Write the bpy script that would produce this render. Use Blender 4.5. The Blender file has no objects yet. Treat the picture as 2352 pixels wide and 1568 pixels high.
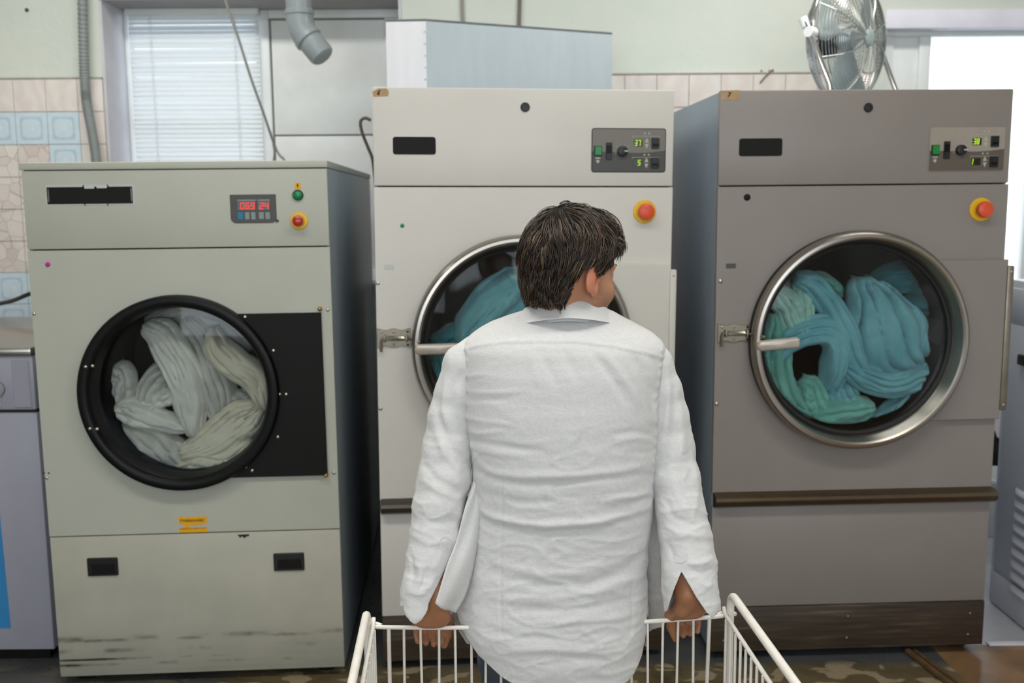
import bpy, bmesh, math, random
import numpy as np
from mathutils import Vector, Matrix, noise

random.seed(7); np.random.seed(7)
SC = bpy.context.scene
COL = SC.collection
PI = math.pi

# ------------------------------------------------------------------ camera numbers (fitted from the photograph)
FPX, CX, CY, HCAM = 2287.0, 1176.0, 784.0, 1.55
PITCH, ROLL = math.radians(7.98), math.radians(0.406)
_c, _s = math.cos(ROLL), math.sin(ROLL)
CFWD = Vector((0, math.cos(PITCH), -math.sin(PITCH)))
_U = Vector((0, math.sin(PITCH), math.cos(PITCH))); _R = Vector((1, 0, 0))
CRIGHT = _c*_R - _s*_U
CUP = _s*_R + _c*_U
EYE = Vector((0, 0, HCAM))

def ray(px, py):
    return CFWD + CRIGHT*((px-CX)/FPX) - CUP*((py-CY)/FPX)
def atY(px, py, Y):
    d = ray(px, py); return EYE + d*(Y/d.y)
def atZ(px, py, Z):
    d = ray(px, py); return EYE + d*((Z-HCAM)/d.z)
def toPx(P):
    v = Vector(P)-EYE; z = v.dot(CFWD)
    return CX+FPX*v.dot(CRIGHT)/z, CY-FPX*v.dot(CUP)/z

cam_d = bpy.data.cameras.new('camera'); cam = bpy.data.objects.new('camera', cam_d); COL.objects.link(cam)
cam_d.sensor_width = 36; cam_d.lens = FPX/2352*36; cam_d.clip_end = 200
M = Matrix.Identity(4)
for i in range(3):
    M[i][0], M[i][1], M[i][2], M[i][3] = CRIGHT[i], CUP[i], -CFWD[i], EYE[i]
cam.matrix_world = M
cam_d.dof.use_dof = True; cam_d.dof.focus_distance = 1.98; cam_d.dof.aperture_fstop = 4.5
SC.camera = cam

# ------------------------------------------------------------------ materials
def lin(c):
    out = []
    for v in c[:3]:
        v = v/255.0
        out.append(v/12.92 if v <= .04045 else ((v+.055)/1.055)**2.4)
    return (*out, 1.0)

class NT:
    def __init__(s, name):
        s.m = bpy.data.materials.new(name); s.m.use_nodes = True
        s.t = s.m.node_tree; s.t.nodes.clear()
        s.out = s.n('ShaderNodeOutputMaterial')
    def n(s, typ, **kw):
        nd = s.t.nodes.new(typ)
        for k, v in kw.items():
            if k.startswith('i_'):
                key = k[2:]
                key = int(key) if key.isdigit() else key.replace('_', ' ')
                if isinstance(v, bpy.types.NodeSocket): s.t.links.new(v, nd.inputs[key])
                else: nd.inputs[key].default_value = v
            else: setattr(nd, k, v)
        return nd
    def l(s, a, b): s.t.links.new(a, b)
    def coord(s, scale=(1, 1, 1), loc=(0, 0, 0), out='Object'):
        tc = s.n('ShaderNodeTexCoord'); mp = s.n('ShaderNodeMapping')
        mp.inputs['Scale'].default_value = scale; mp.inputs['Location'].default_value = loc
        s.l(tc.outputs[out], mp.inputs['Vector']); return mp.outputs[0]
    def noise(s, vec, scale, detail=3, rough=.55, dist=0):
        nd = s.n('ShaderNodeTexNoise'); s.l(vec, nd.inputs['Vector'])
        nd.inputs['Scale'].default_value = scale; nd.inputs['Detail'].default_value = detail
        nd.inputs['Roughness'].default_value = rough; nd.inputs['Distortion'].default_value = dist
        return nd.outputs['Fac']
    def ramp(s, fac, stops):
        r = s.n('ShaderNodeValToRGB'); s.l(fac, r.inputs[0])
        el = r.color_ramp.elements
        while len(el) < len(stops): el.new(.5)
        for e, (p, c) in zip(el, stops):
            e.position = p; e.color = c if len(c) == 4 else (*c, 1)
        return r.outputs[0]
    def mix(s, fac, a, b):
        m = s.n('ShaderNodeMix', data_type='RGBA')
        for i, v in ((0, fac), (6, a), (7, b)):
            if isinstance(v, bpy.types.NodeSocket): s.l(v, m.inputs[i])
            else: m.inputs[i].default_value = v
        return m.outputs[2]
    def math(s, op, a, b=0.0, c=None):
        m = s.n('ShaderNodeMath', operation=op)
        for i, v in ((0, a), (1, b), (2, c)):
            if v is None: continue
            if isinstance(v, bpy.types.NodeSocket): s.l(v, m.inputs[i])
            else: m.inputs[i].default_value = v
        return m.outputs[0]
    def bsdf(s, col, rough=.5, metal=0, spec=.5, **kw):
        b = s.n('ShaderNodeBsdfPrincipled')
        for k, v in (('Base Color', col), ('Roughness', rough), ('Metallic', metal), ('Specular IOR Level', spec)):
            if isinstance(v, bpy.types.NodeSocket): s.l(v, b.inputs[k])
            else: b.inputs[k].default_value = v
        for k, v in kw.items():
            k = k.replace('_', ' ')
            if isinstance(v, bpy.types.NodeSocket): s.l(v, b.inputs[k])
            else: b.inputs[k].default_value = v
        s.l(b.outputs[0], s.out.inputs[0]); s.b = b
        return b
    def bump(s, h, strength=.2, dist=.01):
        b = s.n('ShaderNodeBump'); s.l(h, b.inputs['Height'])
        b.inputs['Strength'].default_value = strength; b.inputs['Distance'].default_value = dist
        s.l(b.outputs[0], s.b.inputs['Normal'])

def paint(name, col, rough=.45, metal=0, var=.06, scale=6, spec=.5, bump=0, bscale=300):
    """plain paint, plastic or metal with a faint uneven tone"""
    t = NT(name); v = t.coord()
    c = lin(col); f = t.noise(v, scale, 4)
    lo = tuple(x*(1-var) for x in c[:3]); hi = tuple(min(1, x*(1+var)) for x in c[:3])
    t.bsdf(t.ramp(f, [(.3, lo), (.7, hi)]), rough, metal, spec)
    if bump: t.bump(t.noise(v, bscale, 2), bump, .001)
    return t.m

def glow(name, col, strength):
    t = NT(name); e = t.n('ShaderNodeEmission'); e.inputs[0].default_value = lin(col); e.inputs[1].default_value = strength
    t.l(e.outputs[0], t.out.inputs[0]); return t.m

def glassm(name, tint=(235, 240, 240), refl=.5):
    """thin clear pane: see-through with a fresnel reflection"""
    t = NT(name)
    tr = t.n('ShaderNodeBsdfTransparent'); tr.inputs[0].default_value = lin(tint)
    gl = t.n('ShaderNodeBsdfGlossy'); gl.inputs['Roughness'].default_value = .02
    fr = t.n('ShaderNodeFresnel'); fr.inputs[0].default_value = 1.5
    mx = t.n('ShaderNodeMixShader'); t.l(t.math('MULTIPLY', fr.outputs[0], refl), mx.inputs[0])
    t.l(tr.outputs[0], mx.inputs[1]); t.l(gl.outputs[0], mx.inputs[2]); t.l(mx.outputs[0], t.out.inputs[0])
    return t.m

# ------------------------------------------------------------------ mesh building
class MB:
    def __init__(s): s.v = []; s.f = []; s.mi = []
    def add(s, vs, fs, mi=0):
        o = len(s.v); s.v += [tuple(v) for v in vs]
        s.f += [tuple(i+o for i in f) for f in fs]; s.mi += [mi]*len(fs)
    def box(s, lo, hi, bev=0, mi=0, seg=2):
        bm = bmesh.new(); bmesh.ops.create_cube(bm, size=1)
        for v in bm.verts: v.co = Vector([(lo[i]+hi[i])/2 + v.co[i]*(hi[i]-lo[i]) for i in range(3)])
        if bev: bmesh.ops.bevel(bm, geom=bm.edges[:], offset=bev, segments=seg, affect='EDGES', profile=.5)
        s.bm(bm, mi)
    def bm(s, bm, mi=0):
        bm.verts.index_update()
        s.add([v.co for v in bm.verts], [[v.index for v in f.verts] for f in bm.faces], mi); bm.free()
    def prism(s, poly, y0, y1, ch=0, mi=0):
        """polygon in x,z (anticlockwise seen from -y) from y0 (back) to y1 (front, smaller y) with a chamfered front edge"""
        n = len(poly); c = np.mean(np.array(poly), axis=0)
        rings = [[(x, y0, z) for x, z in poly]]
        if ch:
            pin = inset(poly, ch)
            rings.append([(x, y1+ch, z) for x, z in poly]); rings.append([(x, y1, z) for x, z in pin])
        else: rings.append([(x, y1, z) for x, z in poly])
        vs = [p for r in rings for p in r]; fs = []
        for k in range(len(rings)-1):
            for i in range(n):
                j = (i+1) % n; fs.append((k*n+i, k*n+j, (k+1)*n+j, (k+1)*n+i))
        fs.append(tuple(range((len(rings)-1)*n, len(rings)*n))); fs.append(tuple(range(n-1, -1, -1)))
        s.add(vs, fs, mi)
    def plate(s, u0, u1, w0, w1, yb, yf, r=.004, ch=.0015, mi=0):
        s.prism(rrect(u0, u1, w0, w1, r), yb, yf, ch, mi)
    def lathe(s, cx, cz, prof, n=48, mi=0, caps=True, cy=0):
        """profile (r, y) turned about the y axis through (cx, cz)"""
        vs = []; fs = []; m = len(prof)
        for r, y in prof:
            for i in range(n):
                a = 2*PI*i/n; vs.append((cx+r*math.cos(a), cy+y, cz+r*math.sin(a)))
        for k in range(m-1):
            for i in range(n):
                j = (i+1) % n; fs.append((k*n+i, k*n+j, (k+1)*n+j, (k+1)*n+i))
        if caps:
            fs.append(tuple(range(n-1, -1, -1))); fs.append(tuple(range((m-1)*n, m*n)))
        s.add(vs, fs, mi)
    def tube(s, pts, r, n=10, mi=0, caps=True, closed=False):
        pts = [Vector(p) for p in pts]; m = len(pts)
        rr = r if isinstance(r, (list, tuple, np.ndarray)) else [r]*m
        vs = []; fs = []; up = None
        for i, p in enumerate(pts):
            a = pts[(i-1) % m] if (closed or i > 0) else p; b = pts[(i+1) % m] if (closed or i < m-1) else p
            t = (b-a).normalized()
            if up is None:
                up = Vector((0, 0, 1)) if abs(t.z) < .9 else Vector((1, 0, 0))
            up = (up-t*up.dot(t))
            up = up.normalized() if up.length > 1e-6 else t.orthogonal().normalized()
            q = t.cross(up)
            for k in range(n):
                an = 2*PI*k/n; vs.append(p+(up*math.cos(an)+q*math.sin(an))*rr[i])
        for i in range(m if closed else m-1):
            for k in range(n):
                k2 = (k+1) % n; i2 = (i+1) % m
                fs.append((i*n+k, i*n+k2, i2*n+k2, i2*n+k))
        if caps and not closed:
            fs.append(tuple(range(n-1, -1, -1))); fs.append(tuple(range((m-1)*n, m*n)))
        s.add(vs, fs, mi)
    def grid(s, P, mi=0, closed_u=False, closed_v=False):
        """P[i][j] points"""
        nu, nv = len(P), len(P[0]); vs = [p for row in P for p in row]; fs = []
        for i in range(nu if closed_u else nu-1):
            for j in range(nv if closed_v else nv-1):
                i2, j2 = (i+1) % nu, (j+1) % nv
                fs.append((i*nv+j, i2*nv+j, i2*nv+j2, i*nv+j2))
        s.add(vs, fs, mi)
    def hole_panel(s, u0, u1, w0, w1, cu, cw, r, yb, yf, n=96, mi=0):
        """rectangular sheet with a round opening"""
        ang = sorted(set([2*PI*i/n for i in range(n)] + [math.atan2(w-cw, u-cu) % (2*PI) for u in (u0, u1) for w in (w0, w1)]))
        inn, outp = [], []
        for a in ang:
            c, sn = math.cos(a), math.sin(a); inn.append((cu+r*c, cw+r*sn))
            ts = []
            if c > 1e-9: ts.append((u1-cu)/c)
            if c < -1e-9: ts.append((u0-cu)/c)
            if sn > 1e-9: ts.append((w1-cw)/sn)
            if sn < -1e-9: ts.append((w0-cw)/sn)
            t = min(ts); outp.append((cu+t*c, cw+t*sn))
        m = len(ang); vs = []
        for ring, y in ((outp, yb), (outp, yf), (inn, yf), (inn, yb)):
            vs += [(x, y, z) for x, z in ring]
        fs = []
        for k in range(4):
            k2 = (k+1) % 4
            for i in range(m):
                j = (i+1) % m; fs.append((k*m+i, k*m+j, k2*m+j, k2*m+i))
        s.add(vs, fs, mi)
    def build(s, name, mats, parent=None, smooth=35, loc=None):
        me = bpy.data.meshes.new(name); me.from_pydata(s.v, [], s.f)
        for m in (mats if isinstance(mats, (list, tuple)) else [mats]): me.materials.append(m)
        me.polygons.foreach_set('material_index', s.mi)
        if smooth:
            me.polygons.foreach_set('use_smooth', [True]*len(s.f)); me.update()
            me.set_sharp_from_angle(angle=math.radians(smooth))
        bm = bmesh.new(); bm.from_mesh(me); bmesh.ops.recalc_face_normals(bm, faces=bm.faces); bm.to_mesh(me); bm.free()
        me.update()
        return link(name, me, parent, loc)

def link(name, me, parent=None, loc=None):
    o = bpy.data.objects.new(name, me); COL.objects.link(o)
    if parent is not None: o.parent = parent
    if loc is not None: o.location = loc
    return o

def empty(name, mat=None):
    o = bpy.data.objects.new(name, None); COL.objects.link(o); o.empty_display_size = .1
    if mat is not None: o.matrix_world = mat
    return o
def tag(o, label=None, cat=None, group=None, kind=None):
    for k, v in (('label', label), ('category', cat), ('group', group), ('kind', kind)):
        if v: o[k] = v
    return o

def rrect(u0, u1, w0, w1, r, n=5):
    if not isinstance(r, (tuple, list)): r = (r,)*4      # bl, br, tr, tl
    pts = []
    for (cx, cz, a0), rr in zip(((u0, w0, PI), (u1, w0, 1.5*PI), (u1, w1, 0), (u0, w1, .5*PI)), r):
        sx = 1 if cx == u0 else -1; sz = 1 if cz == w0 else -1
        for i in range(n+1):
            a = a0+.5*PI*i/n; pts.append((cx+sx*rr+rr*math.cos(a), cz+sz*rr+rr*math.sin(a)))
    out = [pts[0]]
    for p in pts[1:]:
        if abs(p[0]-out[-1][0])+abs(p[1]-out[-1][1]) > 1e-7: out.append(p)
    if abs(out[0][0]-out[-1][0])+abs(out[0][1]-out[-1][1]) < 1e-7: out.pop()
    return out
def inset(poly, d):
    n = len(poly); out = []
    for i in range(n):
        a, b, c = (np.array(poly[(i+k) % n]) for k in (-1, 0, 1))
        e1, e2 = b-a, c-b; e1 = e1/(np.linalg.norm(e1)+1e-12); e2 = e2/(np.linalg.norm(e2)+1e-12)
        n1, n2 = np.array((-e1[1], e1[0])), np.array((-e2[1], e2[0])); nn = n1+n2; nn = nn/(np.linalg.norm(nn)+1e-12)
        out.append(tuple(b+nn*d/max(.4, nn.dot(n1))))
    return out
def spline(pts, n):
    """Catmull-Rom through rows of numbers"""
    P = np.array(pts, float); P = np.vstack([2*P[0]-P[1], P, 2*P[-1]-P[-2]]); m = len(P)-3
    out = []
    for t in np.linspace(0, m-1e-9, n):
        i = int(t); u = t-i; a, b, c, d = P[i:i+4]
        out.append(.5*((2*b)+(-a+c)*u+(2*a-5*b+4*c-d)*u*u+(-a+3*b-3*c+d)*u**3))
    return np.array(out)
def text_mb(txt, size, mb, place, depth=.0004, bold=False):
    """flat lettering: place(x, y) -> 3-D point of the face"""
    cu = bpy.data.curves.new('lettering', 'FONT'); cu.body = txt; cu.size = size; cu.align_x = 'CENTER'; cu.align_y = 'CENTER'
    if bold: cu.offset = size*.02
    o = bpy.data.objects.new('lettering', cu); COL.objects.link(o)
    dg = bpy.context.evaluated_depsgraph_get(); me = o.evaluated_get(dg).to_mesh()
    mb.add([place(v.co.x, v.co.y) for v in me.vertices], [tuple(p.vertices) for p in me.polygons])
    o.evaluated_get(dg).to_mesh_clear(); bpy.data.objects.remove(o); bpy.data.curves.remove(cu)

SEG = {'0': 'abcdef', '1': 'ef', '2': 'abged', '3': 'abgcd', '4': 'fgbc', '5': 'afgcd', '6': 'afgedc', '7': 'abc', '8': 'abcdefg', '9': 'abcdfg'}
def digits(mb, txt, u0, w0, cw, ch, y, slant=.12):
    t = ch*.15
    for k, chx in enumerate(txt):
        if chx == ' ': continue
        ox = u0+k*cw*1.25
        R = {'a': (0, ch-t, cw, ch), 'd': (0, 0, cw, t), 'g': (0, ch/2-t/2, cw, ch/2+t/2), 'f': (0, ch/2, t, ch), 'e': (0, 0, t, ch/2), 'b': (cw-t, ch/2, cw, ch), 'c': (cw-t, 0, cw, ch/2)}
        for sg in SEG[chx]:
            x0, z0, x1, z1 = R[sg]; e = t*.12
            q = [(x0+e, z0+e), (x1-e, z0+e), (x1-e, z1-e), (x0+e, z1-e)]
            mb.prism([(ox+x+slant*z, w0+z) for x, z in q], y, y-.0006)
# ================================================================== materials
MT = {}
MT['cream'] = paint('cream_enamel', (176, 178, 166), .5, 0, .03, 5)
MT['white_en'] = paint('white_enamel', (207, 204, 197), .42, 0, .02, 5)
MT['taupe'] = paint('taupe_enamel', (136, 129, 124), .42, 0, .03, 5, bump=.05, bscale=900)
MT['side_grey'] = paint('side_sheet', (140, 149, 153), .38, .0, .04, 4)
MT['side_blue'] = paint('blue_grey_sheet', (138, 148, 157), .36, .0, .04, 4)
MT['black'] = paint('black_plastic', (16, 16, 16), .42, 0, .1, 20)
MT['black_gloss'] = paint('black_gloss', (8, 8, 8), .38, 0, .1, 20, .22)
MT['black_matt'] = paint('black_matt', (13, 12, 11), .6, 0, .1, 60, .25)
MT['rubber'] = paint('black_rubber', (14, 13, 13), .6, 0, .1, 30)
MT['steel'] = paint('brushed_steel', (172, 166, 158), .27, 1, .05, 12)
MT['steel_dull'] = paint('dull_steel', (150, 142, 128), .42, 1, .1, 30)
MT['bolt'] = paint('bolt_steel', (196, 192, 180), .3, 1, .05, 12)
MT['brass'] = paint('brass', (176, 138, 66), .32, 1, .08, 30)
MT['handle'] = paint('satin_handle', (196, 188, 178), .36, .35, .03, 20)
MT['panel_lo'] = paint('panel_dark', (70, 70, 66), .5, 0, .03, 30)
MT['panel_hi'] = paint('panel_light', (116, 113, 106), .5, 0, .03, 30); MT['panel_hi2'] = paint('panel_light_taupe', (154, 145, 134), .45, 0, .03, 30); MT['panel_lo2'] = paint('panel_dark_taupe', (90, 82, 72), .45, 0, .03, 30)
MT['panel_print'] = paint('panel_print', (172, 170, 162), .6, 0, .03, 30)
MT['green_btn'] = paint('green_button', (10, 130, 52), .35, 0, .05, 20)
MT['green_lamp'] = paint('green_lamp', (8, 128, 70), .2, 0, .05, 20)
MT['yellow'] = paint('yellow_plastic', (228, 178, 20), .4, 0, .05, 20)
MT['yellow_st'] = paint('yellow_sticker', (226, 166, 8), .6, 0, .05, 60)
MT['red_btn'] = paint('red_button', (214, 78, 46), .38, 0, .05, 20)
MT['red_dark'] = paint('dark_red_button', (168, 44, 20), .2, 0, .05, 20)
MT['seg_green'] = glow('green_digit', (205, 255, 60), 1.0)
MT['seg_red'] = glow('red_digit', (255, 58, 40), 1.5)
MT['disp_dark'] = paint('display_window', (28, 10, 8), .2, 0, .05, 30)
MT['disp_green'] = paint('display_window_green', (22, 24, 8), .2, 0, .05, 30)
MT['tape'] = paint('masking_tape', (176, 146, 108), .8, 0, .12, 60)
MT['ink'] = paint('ink', (38, 26, 14), .7, 0, .05, 60)
MT['white_print'] = paint('white_print', (190, 196, 194), .6, 0, .03, 60)
MT['plate_rim'] = paint('plate_rim', (182, 188, 182), .5, 0, .03, 60)
MT['blue_key'] = paint('blue_key', (28, 112, 146), .5, 0, .05, 60)
MT['grey_key'] = paint('grey_key', (128, 140, 136), .5, 0, .05, 60)
MT['pink'] = paint('magenta_plastic', (190, 20, 140), .4, 0, .05, 60)
MT['bronze'] = paint('bronze_trim', (98, 84, 66), .3, .75, .08, 20)
MT['grey_trim'] = paint('grey_trim', (84, 80, 74), .3, .75, .08, 20)
MT['drum'] = paint('drum_steel', (96, 94, 92), .4, .6, .1, 20)
MT['drum_dark'] = paint('drum_dark', (66, 54, 50), .5, .3, .15, 10)
MT['glass'] = glassm('door_glass', (250, 252, 252), .3)

def plinth_mat():
    t = NT('scuffed_plinth'); v = t.coord((1.2, 1, 26)); f = t.noise(v, 3.0, 6, .65)
    v2 = t.coord((40, 40, 40)); g = t.noise(v2, 1.0, 3)
    c = t.ramp(f, [(.3, lin((44, 36, 28))), (.55, lin((66, 54, 42))), (.78, lin((112, 98, 78)))])
    t.bsdf(c, .5, .1); t.bump(g, .1, .002); return t.m
MT['plinth'] = plinth_mat()

def cream_scuffed():
    """cream enamel with the black scrape marks along the foot of the left dryer"""
    t = NT('cream_scuffed'); v = t.coord()
    sx = t.n('ShaderNodeSeparateXYZ'); t.l(v, sx.inputs[0])
    base = t.ramp(t.noise(v, 5, 4), [(.3, lin((168, 168, 154))), (.7, lin((180, 178, 164)))])
    st = t.noise(t.coord((2.2, 1, 30)), 2.0, 6, .7)
    fine = t.noise(t.coord((30, 1, 120)), 1.0, 3)
    tot = None
    for z0, wd, x0 in ((.158, .006, -.3), (.115, .0055, .1), (.086, .003, .5), (.150, .004, .2), (.068, .004, -.1)):
        band = t.math('SUBTRACT', 1.0, t.math('DIVIDE', t.math('ABSOLUTE', t.math('SUBTRACT', sx.outputs[2], z0)), wd*2.0))
        band = t.math('MAXIMUM', band, 0.0)
        hz = t.noise(t.coord((1.6, 1, 1), (z0*90+x0, 0, 0)), 2.2, 4, .6)
        m = t.math('MULTIPLY', band, t.math('MULTIPLY', t.math('MAXIMUM', t.math('SUBTRACT', hz, .47), 0.0), 6.0))
        m = t.math('MULTIPLY', m, t.math('ADD', .3, t.math('MULTIPLY', fine, 1.2)))
        tot = m if tot is None else t.math('ADD', tot, m)
    low = t.math('MULTIPLY', t.math('MAXIMUM', t.math('SUBTRACT', .2, sx.outputs[2]), 0.0), 1.6)
    dirt = t.math('MULTIPLY', low, t.math('MULTIPLY', st, 1.6))
    tot = t.math('MINIMUM', t.math('ADD', tot, dirt), 1.0)
    t.bsdf(t.mix(tot, base, lin((38, 31, 24))), .5); return t.m
MT['cream_scuffed'] = cream_scuffed()

# ================================================================== machines: local axes u (right), y (back), w (up)
class Mach:
    def __init__(s, x, y, yaw, lean):
        cl, sl, cy, sy = math.cos(lean), math.sin(lean), math.cos(yaw), math.sin(yaw)
        s.U = Vector((cl*cy, cl*sy, -sl)); s.W = Vector((sl*cy, sl*sy, cl)); s.D = Vector((-sy, cy, 0)); s.O = Vector((x, y, 0))
        s.M = Matrix(((s.U.x, s.D.x, s.W.x, x), (s.U.y, s.D.y, s.W.y, y), (s.U.z, s.D.z, s.W.z, 0), (0, 0, 0, 1)))
    def uv(s, px, py, y=0.0):
        d = ray(px, py); n = s.D; t = (s.O+n*y-EYE).dot(n)/d.dot(n); p = EYE+d*t-s.O
        return p.dot(s.U), p.dot(s.W)
    def loc(s, px, py, y=0.0):
        u, w = s.uv(px, py, y); return Vector((u, y, w))

def part(mb, name, mat, parent, label=None, smooth=35):
    o = mb.build(name, mat, parent, smooth)
    if label: o['label'] = label
    return o
def dot(parent, name, u, w, y, r, h, mat, label=None, n=16):
    """domed screw or rivet head standing off a face at depth y"""
    mb = MB(); mb.lathe(u, w, [(r, y), (r, y-h*.35), (r*.8, y-h*.75), (r*.35, y-h)], n); return part(mb, name, mat, parent, label, 60)
def cabinet_shell(mb, W, y0, y1, z0, z1, t=.012, bev=.004):
    mb.box((0, y0, z0), (t, y1, z1), bev); mb.box((W-t, y0, z0), (W, y1, z1), bev)
    mb.box((t*.5, y0+.004, z1-t), (W-t*.5, y1, z1-.0005), .002); mb.box((t*.5, y1-t, z0), (W-t*.5, y1-.001, z1-.002), .002)
    mb.box((t*.5, y0+.004, z0+.0005), (W-t*.5, y1, z0+t), .002)
def arc_plate(cu, cw, r, tr, br):
    """sheet to the right of a round door, its left edge following the circle"""
    a1, a0 = math.asin(max(-.99, min(.99, (tr[1]-cw)/r))), math.asin(max(-.99, min(.99, (br[1]-cw)/r)))
    arc = [(cu+r*math.cos(a), cw+r*math.sin(a)) for a in np.linspace(a1, a0, 30)]
    return arc+[br, tr]
def drum(root, cu, cw, r, y0, y1):
    mb = MB(); mb.lathe(cu, cw, [(r*.93, y0), (r, y0+.03), (r*1.12, y0+.09), (r*1.12, y1), (r*.3, y1+.02)], 72, caps=False)
    n = len(mb.v); mb.lathe(cu, cw, [(r*.3, y1+.02), (.002, y1+.02)], 72, caps=False)
    d = part(mb, 'drum', MT['drum_dark'], root, 'dark steel drum behind the glass')
    for k in range(3):
        lf = MB(); a = PI/2+k*2*PI/3+.5; R = r*1.10; q = []
        for yy in (y0+.10, y1-.02):
            for rr, da in ((R, -.13), (R*.84, -.03), (R*.84, .03), (R, .13)):
                q.append((cu+rr*math.cos(a+da), yy, cw+rr*math.sin(a+da)))
        lf.add(q, [(0, 1, 5, 4), (1, 2, 6, 5), (2, 3, 7, 6), (0, 3, 2, 1), (4, 5, 6, 7)]); part(lf, 'drum_lifter', MT['drum'], d)

# ------------------------------------------------------------------ left dryer
mL = Mach(-1.4764, 3.0577, .0555, -.0037)
def left_dryer():
    W, ZT, Z1, Z2, ZB = .9178, 1.6774, 1.4137, .5027, .03
    m = mL; root = empty('tumble_dryer', m.M)
    tag(root, 'cream industrial tumble dryer with black round door ring, red lit digits and white laundry', 'tumble dryer', 'industrial tumble dryers along the back')
    mb = MB(); cabinet_shell(mb, W, .014, 1.56, ZB, 1.655); part(mb, 'cabinet', MT['side_grey'], root, 'grey sheet steel cabinet sides')
    mb = MB(); mb.box((-.004, -.006, 1.655), (W+.003, 1.57, ZT), .004); part(mb, 'lid', MT['cream'], root)
    mb = MB(); mb.box((0, 0, Z1+.002), (W, .016, 1.653), .003); fas = part(mb, 'fascia', MT['cream'], root)
    cu, cw = m.uv(409, 906, -.036); R = .309
    mb = MB(); mb.hole_panel(0, W, Z2+.002, Z1-.002, cu, cw, .297, .016, 0); fp = part(mb, 'front_panel', MT['cream'], root)
    mb = MB(); mb.box((0, 0, ZB), (W, .016, Z2-.002), .003); lp = part(mb, 'lint_drawer', MT['cream_scuffed'], root, 'cream lower drawer front with black scrape marks')
    for px in ((200, 1281, 273, 1320), (628, 1270, 700, 1308)):
        u0, w1 = m.uv(px[0], px[1]); u1, w0 = m.uv(px[2], px[3])
        mb = MB(); mb.plate(u0, u1, w0, w1, .002, -.006, .004, .002)
        h = part(mb, 'pull_handle', MT['black'], lp, 'black recessed pull handle')
        mb = MB(); mb.prism([(u0+.012, w0+.008), (u1-.008, w0+.008), (u1-.012, w1-.018), (u0+.016, w1-.018)], -.005, -.0085, .002)
        part(mb, 'grip', MT['black_matt'], h)
    # chipped paint
    u, w = m.uv(559, 1230); mb = MB()
    mb.prism([(u-.019, w+.004), (u-.014, w-.001), (u-.010, w-.007), (u-.006, w-.001), (u, w-.004), (u+.004, w-.008), (u+.01, w-.002), (u+.018, w-.001), (u+.019, w+.005)], .001, -.0012)
    part(mb, 'chipped_paint', MT['ink'], lp)
    for x, y in ((.04, .04), (W-.09, .04), (.04, 1.45), (W-.09, 1.45)):
        mb = MB(); mb.box((x, y, 0), (x+.05, y+.05, ZB), .004); part(mb, 'foot', MT['black_matt'], root)
    # door
    dr = empty('door'); dr.parent = root
    mb = MB(); mb.lathe(cu, cw, [(R, 0), (R, -.034), (R-.003, -.040), (R-.007, -.042), (.2815, -.042), (.2785, -.040), (.277, -.033), (.273, -.028), (.271, -.022), (.2655, .03), (.2655, .045), (.296, .045), (.296, 0)], 120, caps=False)
    part(mb, 'door_ring', MT['black_gloss'], dr, 'black moulded door ring')
    mb = MB(); mb.lathe(cu, cw, [(.266, .034), (.2, .030), (.1, .0275), (.004, .027), (.004, .031), (.1, .0315), (.2, .034), (.266, .038)], 96)
    part(mb, 'glass', MT['glass'], dr)
    tr, br = m.uv(738, 717), m.uv(753, 1089)
    mb = MB(); mb.prism(arc_plate(cu, cw, .302, tr, br), 0, -.014, .002); part(mb, 'hinge_plate', MT['black_matt'], dr, 'flat black hinge plate')
    for px, py in ((628, 805), (642, 905), (657, 905), (638, 1003), (563, 728), (579, 1080)):
        u, w = m.uv(px, py, -.014); dot(dr, 'bolt', u, w, -.0135, .0062, .006, MT['bolt'])
    for px, py in ((197, 842), (213, 840), (207, 984), (223, 985), (545, 733), (560, 1077)):
        u, w = m.uv(px, py, -.042)
        dot(dr, 'bolt', u, w, -.0415 if math.hypot(u-cu, w-cw) < .303 else -.012, .0058, .006, MT['bolt'])
    for px, py in ((735, 709), (750, 1088)):
        u, w = m.uv(px, py); dot(dr, 'hinge_pin', u, w, -.0135 if py > 800 else 0, .0075, .012, MT['brass'], 'brass hinge pin')
    drum(root, cu, cw, .30, .06, .62)
    for px, py in ((753, 711), (767, 1085), (76, 720), (103, 1097)):
        u, w = m.uv(px, py); dot(fp, 'screw', min(max(u, .006), W-.006), w, 0, .0055, .004, MT['bolt'])
    for px, py in ((101, 1086), (112, 1086)):
        u, w = m.uv(px, py); dot(fp, 'rivet_hole', u, w, 0, .003, .001, MT['ink'])
    u, w = m.uv(110, 607); dot(fp, 'pilot_stud', u, w, 0, .0075, .006, MT['pink'], 'small magenta stud')
    # name plate, black with a white outline
    u0, w1 = m.uv(104, 425); u1, w0 = m.uv(311, 470)
    mb = MB(); mb.plate(u0, u1, w0, w1, .001, -.0012, .003, .0004); bd = part(mb, 'name_plate', MT['plate_rim'], fas, 'blacked-out name plate with a white border')
    mb = MB(); a0, b1 = m.uv(107, 430); a1, b0 = m.uv(306, 467); mb.plate(a0, a1, b0, b1, -.001, -.002, .002, .0003)
    for q in (((193, 425), (188, 432)), ((246, 424), (251, 431)), ((197, 472), (192, 465)), ((247, 472), (250, 465)), ((219, 428), (219, 434))):
        (ax, ay), (bx, by) = q; p, r = m.uv(ax, ay), m.uv(bx, by); mb.tube([(p[0], -.0014, p[1]), (r[0], -.0014, r[1])], .0016, 6)
    part(mb, 'blacked_out_band', MT['black_matt'], bd)
    mb = MB()
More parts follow.
